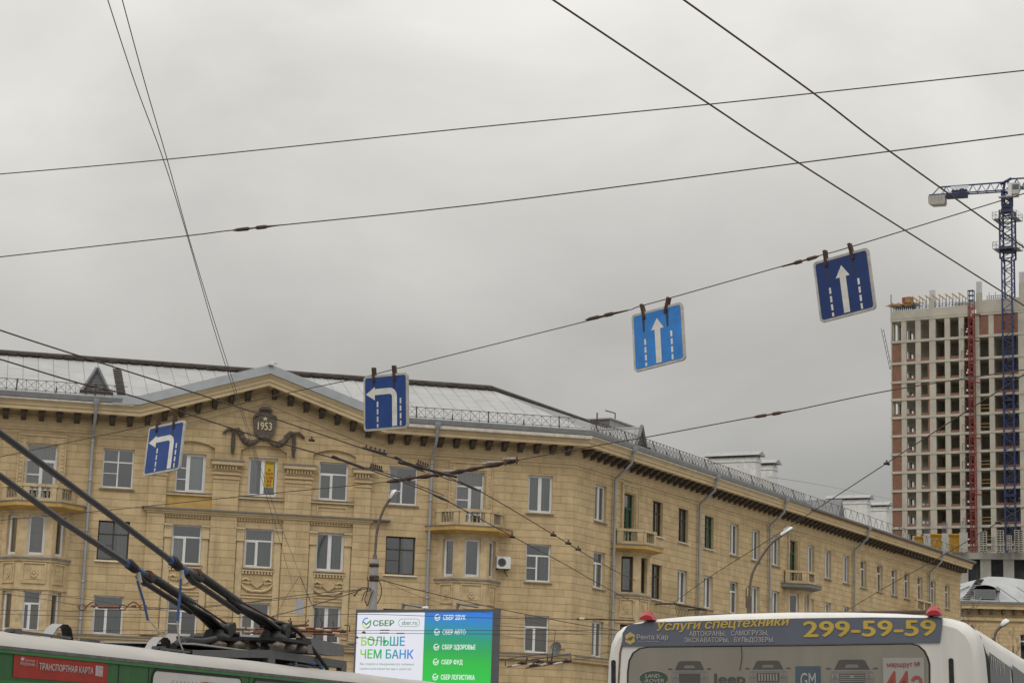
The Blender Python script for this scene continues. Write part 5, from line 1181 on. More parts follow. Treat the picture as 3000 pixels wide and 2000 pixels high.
# ================================================================== street lamps
def lamp(base, d, pole, arm, head, label, poler, armr, polemat, zt=0):
    b = at(*base, d); t = thing('street_lamp', label, 'street lamp', (b.x, d, 0), 0, 'street lamps')
    o_ = Vector((b.x, d, 0)); L = lambda px, py: at(px, py, d)-o_
    m = MB(); top = L(*pole); m.tube([(0, 0, 0), top*1], [poler*1.35, poler], 14); m.build('pole', polemat, t)
    m = MB(); P = [L(*p) for p in arm]; m.tube(smooth(P), [armr[0]]*1+[armr[0]*.6]*2+[armr[1]]*(len(smooth(P))-3), 8); m.build('arm', M_WSTEEL, t)
    a, bb_ = L(*head[0]), L(*head[1]); d_ = (bb_-a); ln = d_.length; d_.normalize(); nrm = Vector((0, 1, 0)).cross(d_)
    if nrm.z < 0: nrm = -nrm
    q_ = d/62; sec = [(0, .05*q_, .05*q_), (.12, .09*q_, .08*q_), (.45, .13*q_, .12*q_), (.85, .13*q_, .11*q_), (1, .05*q_, .04*q_)]
    h = MB(); vs = []; y = Vector((0, 1, 0))
    for s_, wd, hg in sec:
        c_ = a+d_*ln*s_
        for k in range(9): an = math.pi*k/8; vs.append(c_+y*wd*math.cos(an)*1.2+nrm*hg*math.sin(an))
    h.add(vs, [(i*9+k, i*9+k+1, (i+1)*9+k+1, (i+1)*9+k) for i in range(4) for k in range(8)], 0, True); h.build('lamp_housing', mat('lamp_white', (.66, .66, .64), .5, .08, 4), t)
    g_ = MB(); vs = []
    for s_, wd, hg in sec[1:]:
        c_ = a+d_*ln*s_
        for k in range(7): an = math.pi+math.pi*k/6; vs.append(c_+y*wd*.9*1.2*math.cos(an)+nrm*hg*.55*math.sin(an))
    g_.add(vs, [(i*7+k, i*7+k+1, (i+1)*7+k+1, (i+1)*7+k) for i in range(3) for k in range(6)], 0, True); g_.build('lamp_lens', mat('lens_grey', (.33, .33, .30), .25, .1, 4), t)
    return t, L
t, L = lamp((1092, 1780), 86, (1098, 1638), [(1098, 1640), (1100, 1605), (1104, 1560), (1113, 1520), (1128, 1484), (1149, 1452)], [(1145, 1462), (1163, 1436)], 'concrete street lamp post with curved rusty arm rising behind the screen', .165, (.15, .055), M_POLEC)
m = MB()
for py in (1655, 1690, 1697): p = L(1096, py); m.lathe([(.183, -.07), (.2, -.07), (.2, .07), (.183, .07)], 12, p)
m.build('band', M_WIRE, t)
m = MB()
for pts in (((1112, 1702), (1118, 1720), (1117, 1745), (1106, 1768)), ((1090, 1728), (1075, 1722), (1058, 1724), (1046, 1735), (1040, 1748)), ((1088, 1730), (1070, 1735), (1062, 1760)), ((1095, 1728), (1086, 1750), (1078, 1775)), ((1078, 1690), (1080, 1720), (1070, 1755), (1078, 1775)), ((1052, 1725), (1045, 1738), (1036, 1746))): m.tube(smooth([L(*p)+Vector((0, -.25, 0)) for p in pts], 4), .02, 4)
m.build('cable', M_WIRE, t)
t, L = lamp((2194, 1800), 72, (2195, 1745), [(2195, 1752), (2197, 1720), (2200, 1697), (2207, 1672), (2226, 1637), (2258, 1592), (2290, 1568)], [(2288, 1569), (2322, 1546)], 'slim steel street lamp with long curved arm in front of the side wing', .075, (.075, .045), M_WSTEEL)
m = MB(); m.tube([L(2186, 1780), L(2186, 1725), L(2190, 1716), L(2197, 1725)], .02, 5); m.build('cable', M_WIRE, t)
lamp((2912, 1900), 70, (2912, 1868), [(2912, 1872), (2918, 1850), (2928, 1838), (2938, 1830)], [(2934, 1834), (2956, 1817)], 'small street lamp head just above the minibus roof at the right', .06, (.06, .05), M_WSTEEL)

# ================================================================== LED billboard
bb = thing('led_billboard', 'large outdoor screen in dark grey casing showing a green and blue advert', 'billboard', (-1.941*1.481, 54*1.481, EYE*(1-1.481)), R(-31)); bb.scale = (1.481, 1.481, 1.481)
M_CASE = mat('casing_grey', (.105, .11, .118), .6, .1, 3)
m = MB(); X0, X1, Z0, Z1 = -2.225, 1.99, 2.35, 5.24
m.box(X0, X1, .012, .27, Z0, Z1); m.box(X0, X1, -.05, .012, 5.165, Z1); m.box(X0, X0+.022, -.05, .012, Z0, 5.165); m.box(X1-.012, X1, -.05, .012, Z0, 5.165); m.box(X1, X1+.02, -.06, .29, Z0, Z1+.01)
m.build('casing', M_CASE, bb)
m = MB(); m.tube([(0, .14, 0), (0, .14, Z0)], .13, 12); m.build('column', M_CASE, bb)
m = MB(); m.quad((X0+.022, .0, Z0+.02), (-.10, .0, Z0+.02), (-.10, .0, 5.165), (X0+.022, .0, 5.165)); m.build('white_half', emit_ramp('screen_white', 2, 2, 6, [(0, (.72, .73, .80)), (1, (.75, .76, .83))], 1, 0, 18), bb)
m = MB(); m.quad((-.10, .0, Z0+.02), (X1-.012, .0, Z0+.02), (X1-.012, .0, 5.165), (-.10, .0, 5.165)); m.build('green_half', emit_ramp('screen_green', 2, 3.5, 5.2, [(0, (.02, .52, .06)), (.28, (.02, .46, .05)), (.45, (.02, .36, .09)), (.62, (.015, .31, .17)), (.82, (.02, .24, .46)), (1, (.03, .19, .66))], 1, .06, 18), bb)
G_ = emit_ramp('screen_headline', 0, -2.05, -.35, [(0, (.42, .62, .03)), (.16, (.10, .48, .05)), (.42, (.02, .36, .14)), (.7, (.03, .28, .48)), (1, (.06, .16, .72))], 1, -.32)
# calibrate headline ramp on x + slant*z
G_.node_tree.nodes['Map Range'].inputs[1].default_value = -2.05-.32*4.43; G_.node_tree.nodes['Map Range'].inputs[2].default_value = -.35-.32*4.1
M_GR = emit('screen_dark_green', (.03, .20, .04)); M_SWH = emit('screen_text_white', (.78, .85, .85)); y = -.006
m = MB(); text(m, 'БОЛЬШЕ', -2.04, -.68, 4.31, 4.55, y, 0, .024); text(m, 'ЧЕМ БАНК', -2.05, -.40, 3.985, 4.215, y, 0, .024); m.build('headline', G_, bb)
m = MB(); text(m, 'СБЕР', -1.69, -1.04, 4.82, 4.97, y, 0, .03); text(m, 'sber.ru', -.79, -.32, 4.85, 4.96, y, 0, .008); text(m, 'Мы создали и объединяем все любимые', -2.05, -.37, 3.80, 3.875, y); text(m, 'сервисы для вашей выгоды и удобства.', -2.06, -.43, 3.68, 3.755, y)
rr_ = rrect(-.90, -.24, 4.80, 5.005, .10, 5); ri_ = rrect(-.89, -.25, 4.81, 4.995, .095, 5)
for k in range(len(rr_)): a, b = rr_[k], rr_[(k+1) % len(rr_)]; c_, d_ = ri_[(k+1) % len(ri_)], ri_[k]; m.poly([(a[0], y, a[1]), (b[0], y, b[1]), (c_[0], y, c_[1]), (d_[0], y, d_[1])])
stroke(m, [(-1.99, 4.92), (-1.91, 4.86), (-1.77, 4.96)], .035, y-.001); m.build('small_print', M_GR, bb)
m = MB(); ring(m, -1.90, 4.895, .145, .112, y, 75, 180, 10, 0); ring(m, -1.90, 4.895, .145, .112, y, 180, 270, 8, 1); ring(m, -1.90, 4.895, .145, .112, y, 270, 375, 10, 2)
m.build('round_emblem', [emit('emblem_blue', (.05, .22, .70)), emit('emblem_lime', (.50, .58, .04)), M_GR], bb)
m = MB()
for tx, xr, zc_ in (('СБЕР ЗВУК', 1.145, 5.035), ('СБЕР АВТО', 1.16, 4.665), ('СБЕР ЗДОРОВЬЕ', 1.47, 4.285), ('СБЕР ФУД', 1.10, 3.91), ('СБЕР ЛОГИСТИКА', 1.50, 3.53)):
    hd = .03 if 'ЗД' in tx or 'ФУД' in tx else 0
    text(m, tx, .47, xr*.985 if 'ЛОГ' in tx else xr, zc_-.062-hd*.6, zc_+.062, y, 0, .02)
    ring(m, .295, zc_, .085, .066, y, 60, 375, 16); stroke(m, [(.245, zc_+.005), (.29, zc_-.032), (.375, zc_+.035)], .022, y-.001)
m.build('list_text', M_SWH, bb)
for x in (-.88, .80):
    m = MB(); m.tube([(x, .14, Z1), (x, .14, Z1+.17)], .035, 5); m.tube([(x-.03, .14, Z1+.16), (x+.62, .14, Z1+.06)], .025, 4); m.tube([(x, .14, Z1+.05), (x+.09, .14, Z1+.145)], .02, 4); m.build('top_bracket', M_ZINC, bb)
m = MB(); m.lathe([(0, 0), (.05, .01), (.06, .06), (.03, .09)], 10, (-.12, .1, Z1)); m.tube([(-.12, .1, Z1+.05), (-.18, .0, Z1+.04)], .035, 7); m.build('camera_dome', M_PVC, bb)
# ================================================================== trolleybus
TB = R(74-90)
tb = thing('trolleybus', 'green trolleybus with dirty white roof and raised trolley poles at lower left', 'trolleybus', (-4.886, 20.5, 0), TB)
M_TG = mat('trolley_green', (.024, .112, .027), .45, .18, 1.8, stain=.5, stretch=(1, 2.5, .5)); M_TG2 = mat('trolley_lip_green', (.025, .17, .035), .4, .12, 3)
M_TW = mat('dirty_white_roof', (.38, .365, .34), .75, .12, 1.1, stain=.22, bump=.1, stretch=(1, .4, 1)); M_TGREY = mat('dark_grey_paint', (.085, .087, .09), .55, .14, 3, stain=.3); M_BLK = mat('grease_shade_black', (.014, .014, .015), .55, .4, 9, bump=.4); M_TBL = mat('blue_tape', (.035, .085, .22), .6, .2, 9)
M_POLEG = mat('pole_grey', (.045, .044, .044), .5, .2, 6); M_RUB = mat('rubber', (.02, .02, .02), .7, .2, 5)
M_TGL = mat('bus_window_dark', (.028, .03, .032), .12, .2, 2)
Y0, Y1 = -6.0, 15.0
m = MB(); m.box(-2.5, 0, Y0, Y1, .45, 2.69); m.build('body', M_TG, tb)
prof = [(0.012, 2.715), (-.02, 2.755), (-.09, 2.80), (-.2, 2.845), (-.36, 2.882), (-.6, 2.908), (-.95, 2.928), (-1.25, 2.934)]; prof = prof+[(-2.5-x, z) for x, z in prof[::-1][1:]]
m = MB(); vs = []; ny = 22
for i in range(ny): yy = Y0+(Y1-Y0)*i/(ny-1); vs += [(x, yy, z+.006*math.sin(i*1.7+x*5)) for x, z in prof]
k = len(prof); m.add(vs, [(i*k+j, (i+1)*k+j, (i+1)*k+j+1, i*k+j+1) for i in range(ny-1) for j in range(k-1)], 0, True)
for i in (0, ny-1): m.poly([vs[i*k+j] for j in range(k)])
m.build('roof', M_TW, tb)
m = MB(); m.box(-.1, .022, Y0, Y1, 2.688, 2.722); m.build('drip_rail', mat('dirty_edge', (.13, .125, .12), .8, .3, 6), tb)
m = MB(); m.box(.0, .018, Y0, Y1, 2.655, 2.686); m.build('green_lip', M_TG2, tb)
m = MB()
for yy in (2.60, 3.35, 6.25, 9.6, -.2): m.box(.0, .004, yy-.008, yy+.008, .5, 2.655)
m.build('panel_seam', M_BLK, tb)
def side_text(mb, body, y0, y1, z0, z1, x, mi=0, bold=0., slope=0.):
    vs, fs = text_pts(body); ax, bx = min(v[0] for v in vs), max(v[0] for v in vs); ay, by = min(v[1] for v in vs), max(v[1] for v in vs)
    for k, (dx, dz) in enumerate(layered(bold)): mb.add([(x+k*.0003, y0+(p[0]+dx-ax)/(bx-ax)*(y1-y0), z0+(p[1]+dz-ay)/(by-ay)*(z1-z0)+slope*(p[0]-ax)/(bx-ax)) for p in vs], fs, mi)
m = MB(); m.add([(.006, .285, 2.43), (.006, 2.32, 2.43), (.006, 2.31, 2.672), (.006, 2.0, 2.676), (.006, .28, 2.690)], [(0, 1, 2, 3, 4)]); m.box(0, .005, .29, 2.3, 2.435, 2.665); rp = m.build('red_advert', mat('advert_red', (.33, .022, .012), .55, .15, 5, stain=.2), tb)
m = MB(); side_text(m, 'ТРАНСПОРТНАЯ КАРТА', .80, 1.98, 2.525, 2.592, .010, 0, .03); side_text(m, 'Корона', .41, .70, 2.545, 2.588, .010, 0, .015); side_text(m, 'Золотая', .49, .70, 2.592, 2.62, .010, 0, .0)
m.add([(.010, .745, 2.54), (.010, .752, 2.54), (.010, .752, 2.615), (.010, .745, 2.615)], [(0, 1, 2, 3)])
m.add([(.010, .415, 2.60), (.010, .475, 2.60), (.010, .48, 2.635), (.010, .46, 2.62), (.010, .445, 2.642), (.010, .43, 2.62), (.010, .41, 2.635)], [(0, 1, 2, 3, 4, 5, 6)])
m.build('advert_text', mat('advert_white', (.50, .42, .40), .7, .2, 12), rp)
m = MB(); m.add([(.010, 2.03, 2.51), (.010, 2.205, 2.505), (.010, 2.205, 2.615), (.010, 2.03, 2.62)], [(0, 1, 2, 3)]); m.build('pale_square', mat('square_pink', (.42, .33, .32), .7, .3, 25), rp)
m = MB(); m.box(0, .03, -.05, 2.6, 2.36, 2.395); m.box(0, .012, .0, 2.55, 2.2, 2.36); m.build('hatch_lip', M_TG2, tb)
def rframe(y0, y1, z0, z1, r, wd, x):
    mb = MB(); o_, i_ = rrect(y0, y1, z0, z1, r, 5), rrect(y0+wd, y1-wd, z0+wd, z1-wd, r*.7, 5)
    for q in range(len(o_)): a, b, c_, d_ = o_[q], o_[(q+1) % len(o_)], i_[(q+1) % len(i_)], i_[q]; mb.poly([(x, a[0], a[1]), (x, b[0], b[1]), (x, c_[0], c_[1]), (x, d_[0], d_[1])])
    return mb, i_
fm, inn = rframe(3.42, 6.02, 1.4, 2.652, .14, .032, .012); wb = fm.build('window_seal', M_RUB, tb)
m = MB(); m.poly([(.009, a, b) for a, b in inn]); rb = m.build('route_board', mat('board_cream', (.56, .55, .51), .6, .06, 2), tb)
m = MB()
side_text(m, '/ / / / / / / /', 3.95, 4.75, 2.50, 2.535, .014, 1, 0)
for k in range(11): yy = 4.78+k*.062; m.add([(.014, yy, 2.46), (.014, yy+.022, 2.46), (.014, yy+.022, 2.545), (.014, yy, 2.545)], [(0, 1, 2, 3)], 0); m.add([(.014, yy, 2.525), (.014, yy+(.055 if k % 3 else .02), 2.525), (.014, yy+(.055 if k % 3 else .02), 2.545), (.014, yy, 2.545)], [(0, 1, 2, 3)], 0)
m.build('board_lettering', [mat('board_red', (.36, .07, .03), .7), mat('board_grey', (.12, .12, .14), .7)], rb)
for y0 in (6.35, 9.5, 12.6, -3.4):
    fm, inn = rframe(y0, y0+2.85, 1.4, 2.648, .14, .03, .012); ws = fm.build('window_seal', M_RUB, tb); m = MB(); m.poly([(.009, a, b) for a, b in inn]); m.build('window_glass', mat('bus_glass_beige', (.10, .09, .075), .2, .2, 2), ws)
for yy in (1.0, 9.5):
    for x in (-.15, -2.35):
        m = MB(); m.tube([(x-.13, yy, .5), (x+.13, yy, .5)], .5, 20); m.build('wheel', M_RUB, tb)
# roof furniture
def RZ(x): return 2.755+.16*(1-math.exp(x*3)) if x > -1.25 else 2.93
m = MB(); m.add([(-.5, 5.6, 2.86), (-.5, 8.15, 2.97), (-.5, 8.15, 3.075), (-.5, 5.6, 2.945), (-.6, 5.6, 2.86), (-.6, 8.15, 2.97), (-.6, 8.15, 3.075), (-.6, 5.6, 2.945)], [(0, 1, 2, 3), (7, 6, 5, 4), (3, 2, 6, 7), (0, 4, 5, 1)])
m.add([(-.5, 8.15, 2.97), (-.5, 11.1, 2.95), (-.5, 11.1, 3.06), (-.5, 8.15, 3.075), (-.6, 8.15, 2.97), (-.6, 11.1, 2.95), (-.6, 11.1, 3.06), (-.6, 8.15, 3.075)], [(0, 1, 2, 3), (7, 6, 5, 4), (3, 2, 6, 7), (0, 4, 5, 1), (1, 5, 6, 2)])
m.box(-.58, -.497, 8.05, 8.30, 2.88, 3.0); m.box(-.58, -.497, 10.90, 11.11, 2.88, 3.0); m.box(-2.0, -.6, 8.0, 8.15, 2.98, 3.06); m.box(-2.0, -.6, 11.0, 11.09, 2.96, 3.04); m.box(-2.05, -1.92, 5.6, 11.1, 2.98, 3.06); m.box(-2.0, -1.9, 8.05, 8.28, 2.88, 3.04); m.box(-2.0, -1.9, 10.95, 11.12, 2.88, 3.02)
m.build('roof_frame', M_TGREY, tb)
m = MB(); sp = [(8.6, 3.10), (12.4, 3.10), (12.3, 3.40), (11.9, 3.42), (8.7, 3.30)]; m.add([(-1.95, a, b) for a, b in sp]+[(-2.3, a, b) for a, b in sp], [tuple(range(5)), tuple(range(9, 4, -1))]+[(i, i+5, (i+1) % 5+5, (i+1) % 5) for i in range(5)]); m.box(-1.92, -.62, 5.9, 11.0, 3.03, 3.05); m.build('white_cowl', M_TW, tb)
m = MB(); sp = [(9.5, 3.10), (10.95, 3.12), (11.0, 3.20), (10.9, 3.29), (9.65, 3.32), (9.52, 3.29), (9.48, 3.2)]; m.add([(-.5, a, b) for a, b in sp]+[(-1.9, a, b+.04) for a, b in sp], [tuple(range(7)), tuple(range(13, 6, -1))]+[(i, i+7, (i+1) % 7+7, (i+1) % 7) for i in range(7)]); m.build('grey_cowl', mat('cowl_grey', (.14, .14, .142), .6, .14, 2, stain=.3), tb)
m = MB(); m.box(-1.8, -.75, 5.9, 10.2, 2.9, 2.98); m.build('shade_gap_box', M_BLK, tb)  # black box standing in for the shade in the gap under the rail
def pole_set(px_, bx, y0, z0, pts, lab):
    # base on pancake insulators
    for dx, dy in ((-.28, -.42), (.28, -.42), (-.28, .0), (.28, .0), (-.28, .42), (.28, .42)): m = MB(); m.lathe([(.0, -.04), (.055, -.04), (.088, -.013), (.088, .013), (.055, .035), (.045, .07), (0, .07)], 12, (bx+dx, y0+dy-.1, z0-.12)); m.build('base_insulator', mat('pancake_insulator', (.16, .13, .105), .35, .2, 9), tb)
    m = MB(); m.box(bx-.36, bx+.36, y0-.58, y0+.50, z0-.06, z0-.02); m.lathe([(.2, -.03), (.19, .03), (.12, .06), (.09, .12)], 12, (bx, y0-.05, z0)); m.tube([(bx-.15, y0+.12, z0+.10), (bx+.15, y0+.12, z0+.10)], .10, 10); m.tube([(bx-.12, y0+.34, z0+.15), (bx+.10, y0+.34, z0+.15)], .085, 10); m.tube([(bx-.06, y0-.2, z0+.02), (bx+.02, y0-.35, z0+.04)], .06, 8); m.tube([(bx-.1, y0+.45, z0+.05), (bx+.12, y0+.5, z0+.07)], .04, 8)
    for dx in (-.10, .10): m.add([(bx+dx, y0-.25, z0), (bx+dx, y0+.3, z0), (bx+dx, y0+.22, z0+.14), (bx+dx, y0+.05, z0+.17)], [(0, 1, 2, 3)])
    m.box(bx+.2, bx+.3, y0+.3, y0+.62, z0-.05, z0+.03); m.build('pole_base', M_BLK, tb)
    # arm: fork, spring housing, tube
    P = [Vector((bx, a, b)) for a, b in pts]; d = (P[-1]-P[1]).normalized()
    m = MB(); pv = Vector((bx, y0+.1, z0+.09)); k0 = P[1]
    for dx in (-.08, .08): m.tube([pv+Vector((dx, 0, 0)), pv.lerp(k0, .55)+Vector((dx*.9, 0, .02)), k0+Vector((dx*.5, 0, -.02)), k0+d*.4], [.034, .036, .032, .028], 6)
    m.tube([pv, pv.lerp(k0, .6), k0+d*.25], [.05, .058, .05], 8); m.tube([k0+Vector((0, 0, -.075)), k0+d*1.55+Vector((0, 0, -.10))], .038, 8); m.tube([k0+d*1.5+Vector((0, 0, -.11)), k0+d*1.72+Vector((0, 0, -.075))], .042, 8); m.build('pole_fork', M_BLK, tb)
    m = MB()
    n_ = 30; sp_ = []
    a, b = k0+Vector((0, 0, .045)), k0+d*1.45+Vector((0, 0, .03))
    turns = 26; N_ = turns*8; up = d.cross(Vector((1, 0, 0))).normalized()
    m.tube([a+(b-a)*(i/N_)+(Vector((1, 0, 0))*math.cos(i*math.pi/4)+up*math.sin(i*math.pi/4))*.047 for i in range(N_+1)], .0145, 5, 0, False); m.tube([a, b], .036, 8); m.build('spring', M_POLEG, tb)
    m = MB(); m.tube([pv+Vector((.0, .18, .12)), k0+Vector((0, 0, .075)), k0+d*.1+Vector((0, 0, .05))], .015, 6); m.build('tension_rod', M_RUST, tb)
    m = MB(); e_ = k0+d*1.45; m.tube([e_+Vector((-.065, 0, .03)), e_+Vector((.065, 0, .03))], .036, 8); m.box(-.045, .045, -.07, .03, -.01, .075, 0, Matrix.Translation(e_)); m.build('spring_bracket', M_RUST, tb)
    m = MB(); s0 = k0+d*1.3; s1 = P[2]
    tip = s1+(P[-1]-s1).normalized()*((P[-1]-s1).length+.8)
    m.tube([s0, s0.lerp(s1, .5), s1], [.052, .050, .047], 10); m.tube([s1]+[Vector(p) for p in P[3:]]+[tip], [.039]*(len(P)-2)+[.034], 10); m.build('trolley_pole', M_POLEG, tb)
    m = MB(); dd = (P[3]-s1).normalized()
    for k in range(4): q = s1+dd*(.03+.05*k); m.tube([q-dd*.03+Vector((0, 0, .01*k)), q+dd*.03], .062, 9)
    m.build('rope_coil', M_RUB, tb)
    m = MB(); m.tube([s1+dd*.22, s1+dd*.32], .045, 9); m.tube([s1-dd*.2, s1-dd*.08], .052, 9)
    q0 = s1+Vector((.02, .05, -.12))
    return s1, q0, dd, m
s1, q0, dd, mA = pole_set(0, -1.65, 8.95, 3.27, [(9.25, 3.363), (8.009, 3.637), (6.212, 3.993), (4.16, 4.386), (2.64, 4.731)], '')
mA.tube([q0+Vector((0, 0, -.03)), q0+Vector((.05, .12, -.28)), q0+Vector((.08, .22, -.52))], .016, 6); mA.build('blue_tape', M_TBL, tb)
m = MB(); e = q0+Vector((.08, .22, -.5)); m.tube(smooth([e, e+Vector((.12, .35, -.25)), e+Vector((.2, .75, -.42)), e+Vector((.35, .62, -.55)), Vector((-1.1, 5.6, 2.95))], 5), .011, 5); m.tube([q0+Vector((0, 0, .08)), q0+Vector((.02, .05, -.05))], .03, 6); m.build('rope', mat('rope_pale', (.42, .39, .34), .9, .15, 20), tb)
s1, q0, dd, mA = pole_set(0, -.75, 8.85, 3.27, [(8.727, 3.346), (7.549, 3.617), (5.585, 3.975), (3.431, 4.446), (.997, 4.964)], '')
mA.tube([q0+Vector((0, 0, -.03)), q0+Vector((.0, .0, -.28)), q0+Vector((-.01, -.02, -.55))], .016, 6); mA.build('blue_tape', M_TBL, tb)
m = MB(); e = q0+Vector((-.01, -.02, -.53)); m.tube(smooth([e, e+Vector((.0, .1, -.25)), e+Vector((.03, .2, -.42)), e+Vector((.05, .05, -.52)), Vector((-.7, 5.3, 2.92))], 5), .011, 5); m.tube([q0+Vector((0, 0, .08)), q0+Vector((0, .02, -.05))], .03, 6); m.build('rope', MATS['rope_pale'], tb)
m = MB(); m.tube(smooth([Vector((-.75, 8.35, 3.40)), Vector((-.73, 8.72, 3.475)), Vector((-.68, 9.1, 3.47)), Vector((-.60, 9.44, 3.36)), Vector((-.50, 9.745, 3.145)), Vector((-.42, 10.04, 2.935)), Vector((-.42, 10.08, 2.90))], 6), .028, 8); m.build('power_cable', M_RUB, tb)
m = MB(); m.tube([(-.5, 9.80, 2.96), (-.55, 9.4, 2.985)], .024, 8); m.tube([(-.44, 9.95, 2.92), (-.45, 9.87, 2.92)], .027, 8); m.tube([(-.9, 6.2, 3.10), (-.85, 6.0, 3.06)], .04, 8); m.build('cable_sleeve', M_TBL, tb)
m = MB(); m.tube(smooth([Vector((-1.4, 8.3, 3.22)), Vector((-1.2, 7.4, 3.14)), Vector((-.9, 6.2, 3.10)), Vector((-.8, 5.7, 3.0))], 4), .04, 8); m.build('power_cable', M_RUB, tb)
for yy in (2.75, 5.35):                               # curved pole rests
    m = MB(); c_ = Vector((-1.0, yy, 2.9)); n_ = 10
    pts = [(-.55+.0, 0)]+[(-.34+.24*math.cos(R(180-18*k))+.0, .07+.16*math.sin(R(18*k))) for k in range(11)]
    pts = [(-.42, .0), (-.30, .06), (-.20, .15), (-.08, .20), (.04, .205), (.13, .17), (.18, .08), (.22, -.02)]
    V1 = [(-.75+0*a, yy+a*1.0, 2.88+b) for a, b in pts]; V2 = [(-.88, yy+a*1.0, 2.885+b) for a, b in pts]; nn = len(pts)
    m.add(V1+V2, [(i, i+1, nn+i+1, nn+i) for i in range(nn-1)], 0, True); m.add([(x, y_, z-.012) for x, y_, z in V1+V2], [(nn+i, nn+i+1, i+1, i) for i in range(nn-1)], 1, True); m.build('pole_rest', [mat('rest_grey', (.30, .30, .30), .6, .1), M_BLK], tb)
for y0, y1 in ((1.1, 2.45), (4.6, 6.3), (8.9, 10.1)):
    m = MB(); m.box(-.58, -.52, y0, y1, 2.91, 2.935); m.box(-.62, -.48, y0+.1, y0+.18, 2.89, 2.95); m.build('roof_rail', M_TGREY, tb)

# ================================================================== white minibus
BT = R(1.4)
mb_ = thing('white_minibus', 'white minibus seen from behind with advert banner, red roof lamps and route board', 'minibus', (1.497, 10.75, 0), R(-18))
mb_.rotation_euler = (0, -BT, R(-18))
def lc(x, z): return x*math.cos(BT)+z*math.sin(BT), -x*math.sin(BT)+z*math.cos(BT)
M_BW = mat('bus_white', (.62, .605, .565), .38, .07, 1.6, stain=.30, spec=.5, stretch=(4, 1, .4)); M_BGL = mat('side_glass', (.012, .013, .013), .25, .2, 1, spec=.12)
half = [(0, 2.656), (.3, 2.652), (.55, 2.642), (.72, 2.628), (.82, 2.612), (.885, 2.592), (.925, 2.558), (.95, 2.51), (.965, 2.42), (.975, 2.25), (.99, 1.6), (.99, .9), (.96, .45)]
profm = [(-x, z) for x, z in half[::-1]]+half[1:]
rings = [(0, .035), (.012, .022), (.035, .010), (.07, .003), (.12, 0), (3.2, 0), (6.4, 0), (6.75, .03), (6.9, .1)]
m = MB(); vs = []; k = len(profm)
for yy, ins in rings: vs += [(.02+x*(1-ins), yy, z-(z-1.4)*ins*.9) for x, z in profm]
m.add(vs, [(i*k+j, i*k+j+1, (i+1)*k+j+1, (i+1)*k+j) for i in range(len(rings)-1) for j in range(k-1)], 0, True)
m.add(vs, [tuple(range(k-1, -1, -1)), tuple(range((len(rings)-1)*k, len(rings)*k))], 0); m.add(vs, [(i*k+k-1, i*k, (i+1)*k, (i+1)*k+k-1) for i in range(len(rings)-1)], 0)
bod = m.build('body', M_BW, mb_)
m = MB()                                              # corner pillar seams and the roof edge seam
m.tube([(.905, .03, 1.0), (.90, .03, 2.0), (.885, .03, 2.42), (.86, .02, 2.54)], .006, 5); m.tube([(-.885, .0, 1.0), (-.88, .0, 2.2), (-.865, -.002, 2.45), (-.84, -.002, 2.55), (-.78, 0, 2.585)], .006, 5); m.build('panel_seam', mat('seam_brown', (.16, .11, .075), .8, .4, 15), mb_)
m = MB(); q = [(.99+.012, .30, 1.0), (.985+.016, .30, 2.2), (.965+.024, .31, 2.42), (.935+.02, .33, 2.53), (.90+.01, .35, 2.59)]; m.tube(q, .008, 5); m.build('rear_frame_seam', M_RUB, mb_)
m = MB()
for y0, y1 in ((.36, 1.75), (1.86, 3.3), (3.4, 4.8), (4.9, 6.1)):
    m.add([(1.014, y0, 1.45), (1.014, y1, 1.45), (.993, y1, 2.44), (.993, y0+.05, 2.46)], [(0, 1, 2, 3)])
m.build('side_window', M_BGL, mb_)
m = MB()
for i in range(7):
    y0 = .45+i*.13; L_ = .05+.05*((i*37) % 5)/5; m.add([(.998, y0, 2.44), (.998, y0+.05, 2.44), (1.0, y0+.025, 2.44-L_)], [(0, 1, 2)])
m.build('tinting_film', mat('film_shreds', (.42, .42, .38), .3, .2), mb_)
for yy in (1.3, 5.4):
    for x in (-.82, .82):
        m = MB(); m.tube([(x-.12, yy, .38), (x+.12, yy, .38)], .38, 20); m.build('wheel', M_RUB, mb_)
# banner: follows the rear face
def RL(pts): return [lc(*p) for p in pts]
BY = -.006
ban = RL([(-.912, 2.464), (-.4, 2.474), (.1, 2.489), (.729, 2.508), (.742, 2.606), (.74, 2.628), (.4, 2.628), (.0, 2.618), (-.4, 2.603), (-.725, 2.59), (-.86, 2.578), (-.888, 2.566), (-.912, 2.53)])
m = MB(); m.prism(ban, BY-.004, .004, 0)
bn = m.build('banner', mat('banner_slate', (.105, .115, .15), .45, .10, 2, stain=.1), mb_)
M_YT = mat('banner_yellow', (.47, .335, .06), .5, .12, 6); M_GT = mat('banner_pale_text', (.40, .385, .35), .6, .1, 8)
def btext(mb, body, x0, x1, z0, z1, mi=0, bold=0., shear=0., yy=-.0125):
    a, b = lc(x0, z0); c_, d_ = lc(x1, z1); text(mb, body, a, c_, b, b+(z1-z0), yy, mi, bold, shear, 0)
    return
def bslope(mb, body, x0, x1, zl, zr_, h, mi=0, bold=0., shear=0., yy=-.0125):
    a, b = lc(x0, zl); c_, d_ = lc(x1, zr_); vs, fs = text_pts(body, 0, shear); ax, bx = min(v[0] for v in vs), max(v[0] for v in vs); ay, by = min(v[1] for v in vs), max(v[1] for v in vs)
    for k, (dx, dz) in enumerate(layered(bold)): mb.add([(a+(p[0]+dx-ax)/(bx-ax)*(c_-a), yy-k*.0003, b+(d_-b)*(p[0]-ax)/(bx-ax)+(p[1]+dz-ay)/(by-ay)*h) for p in vs], fs, mi)
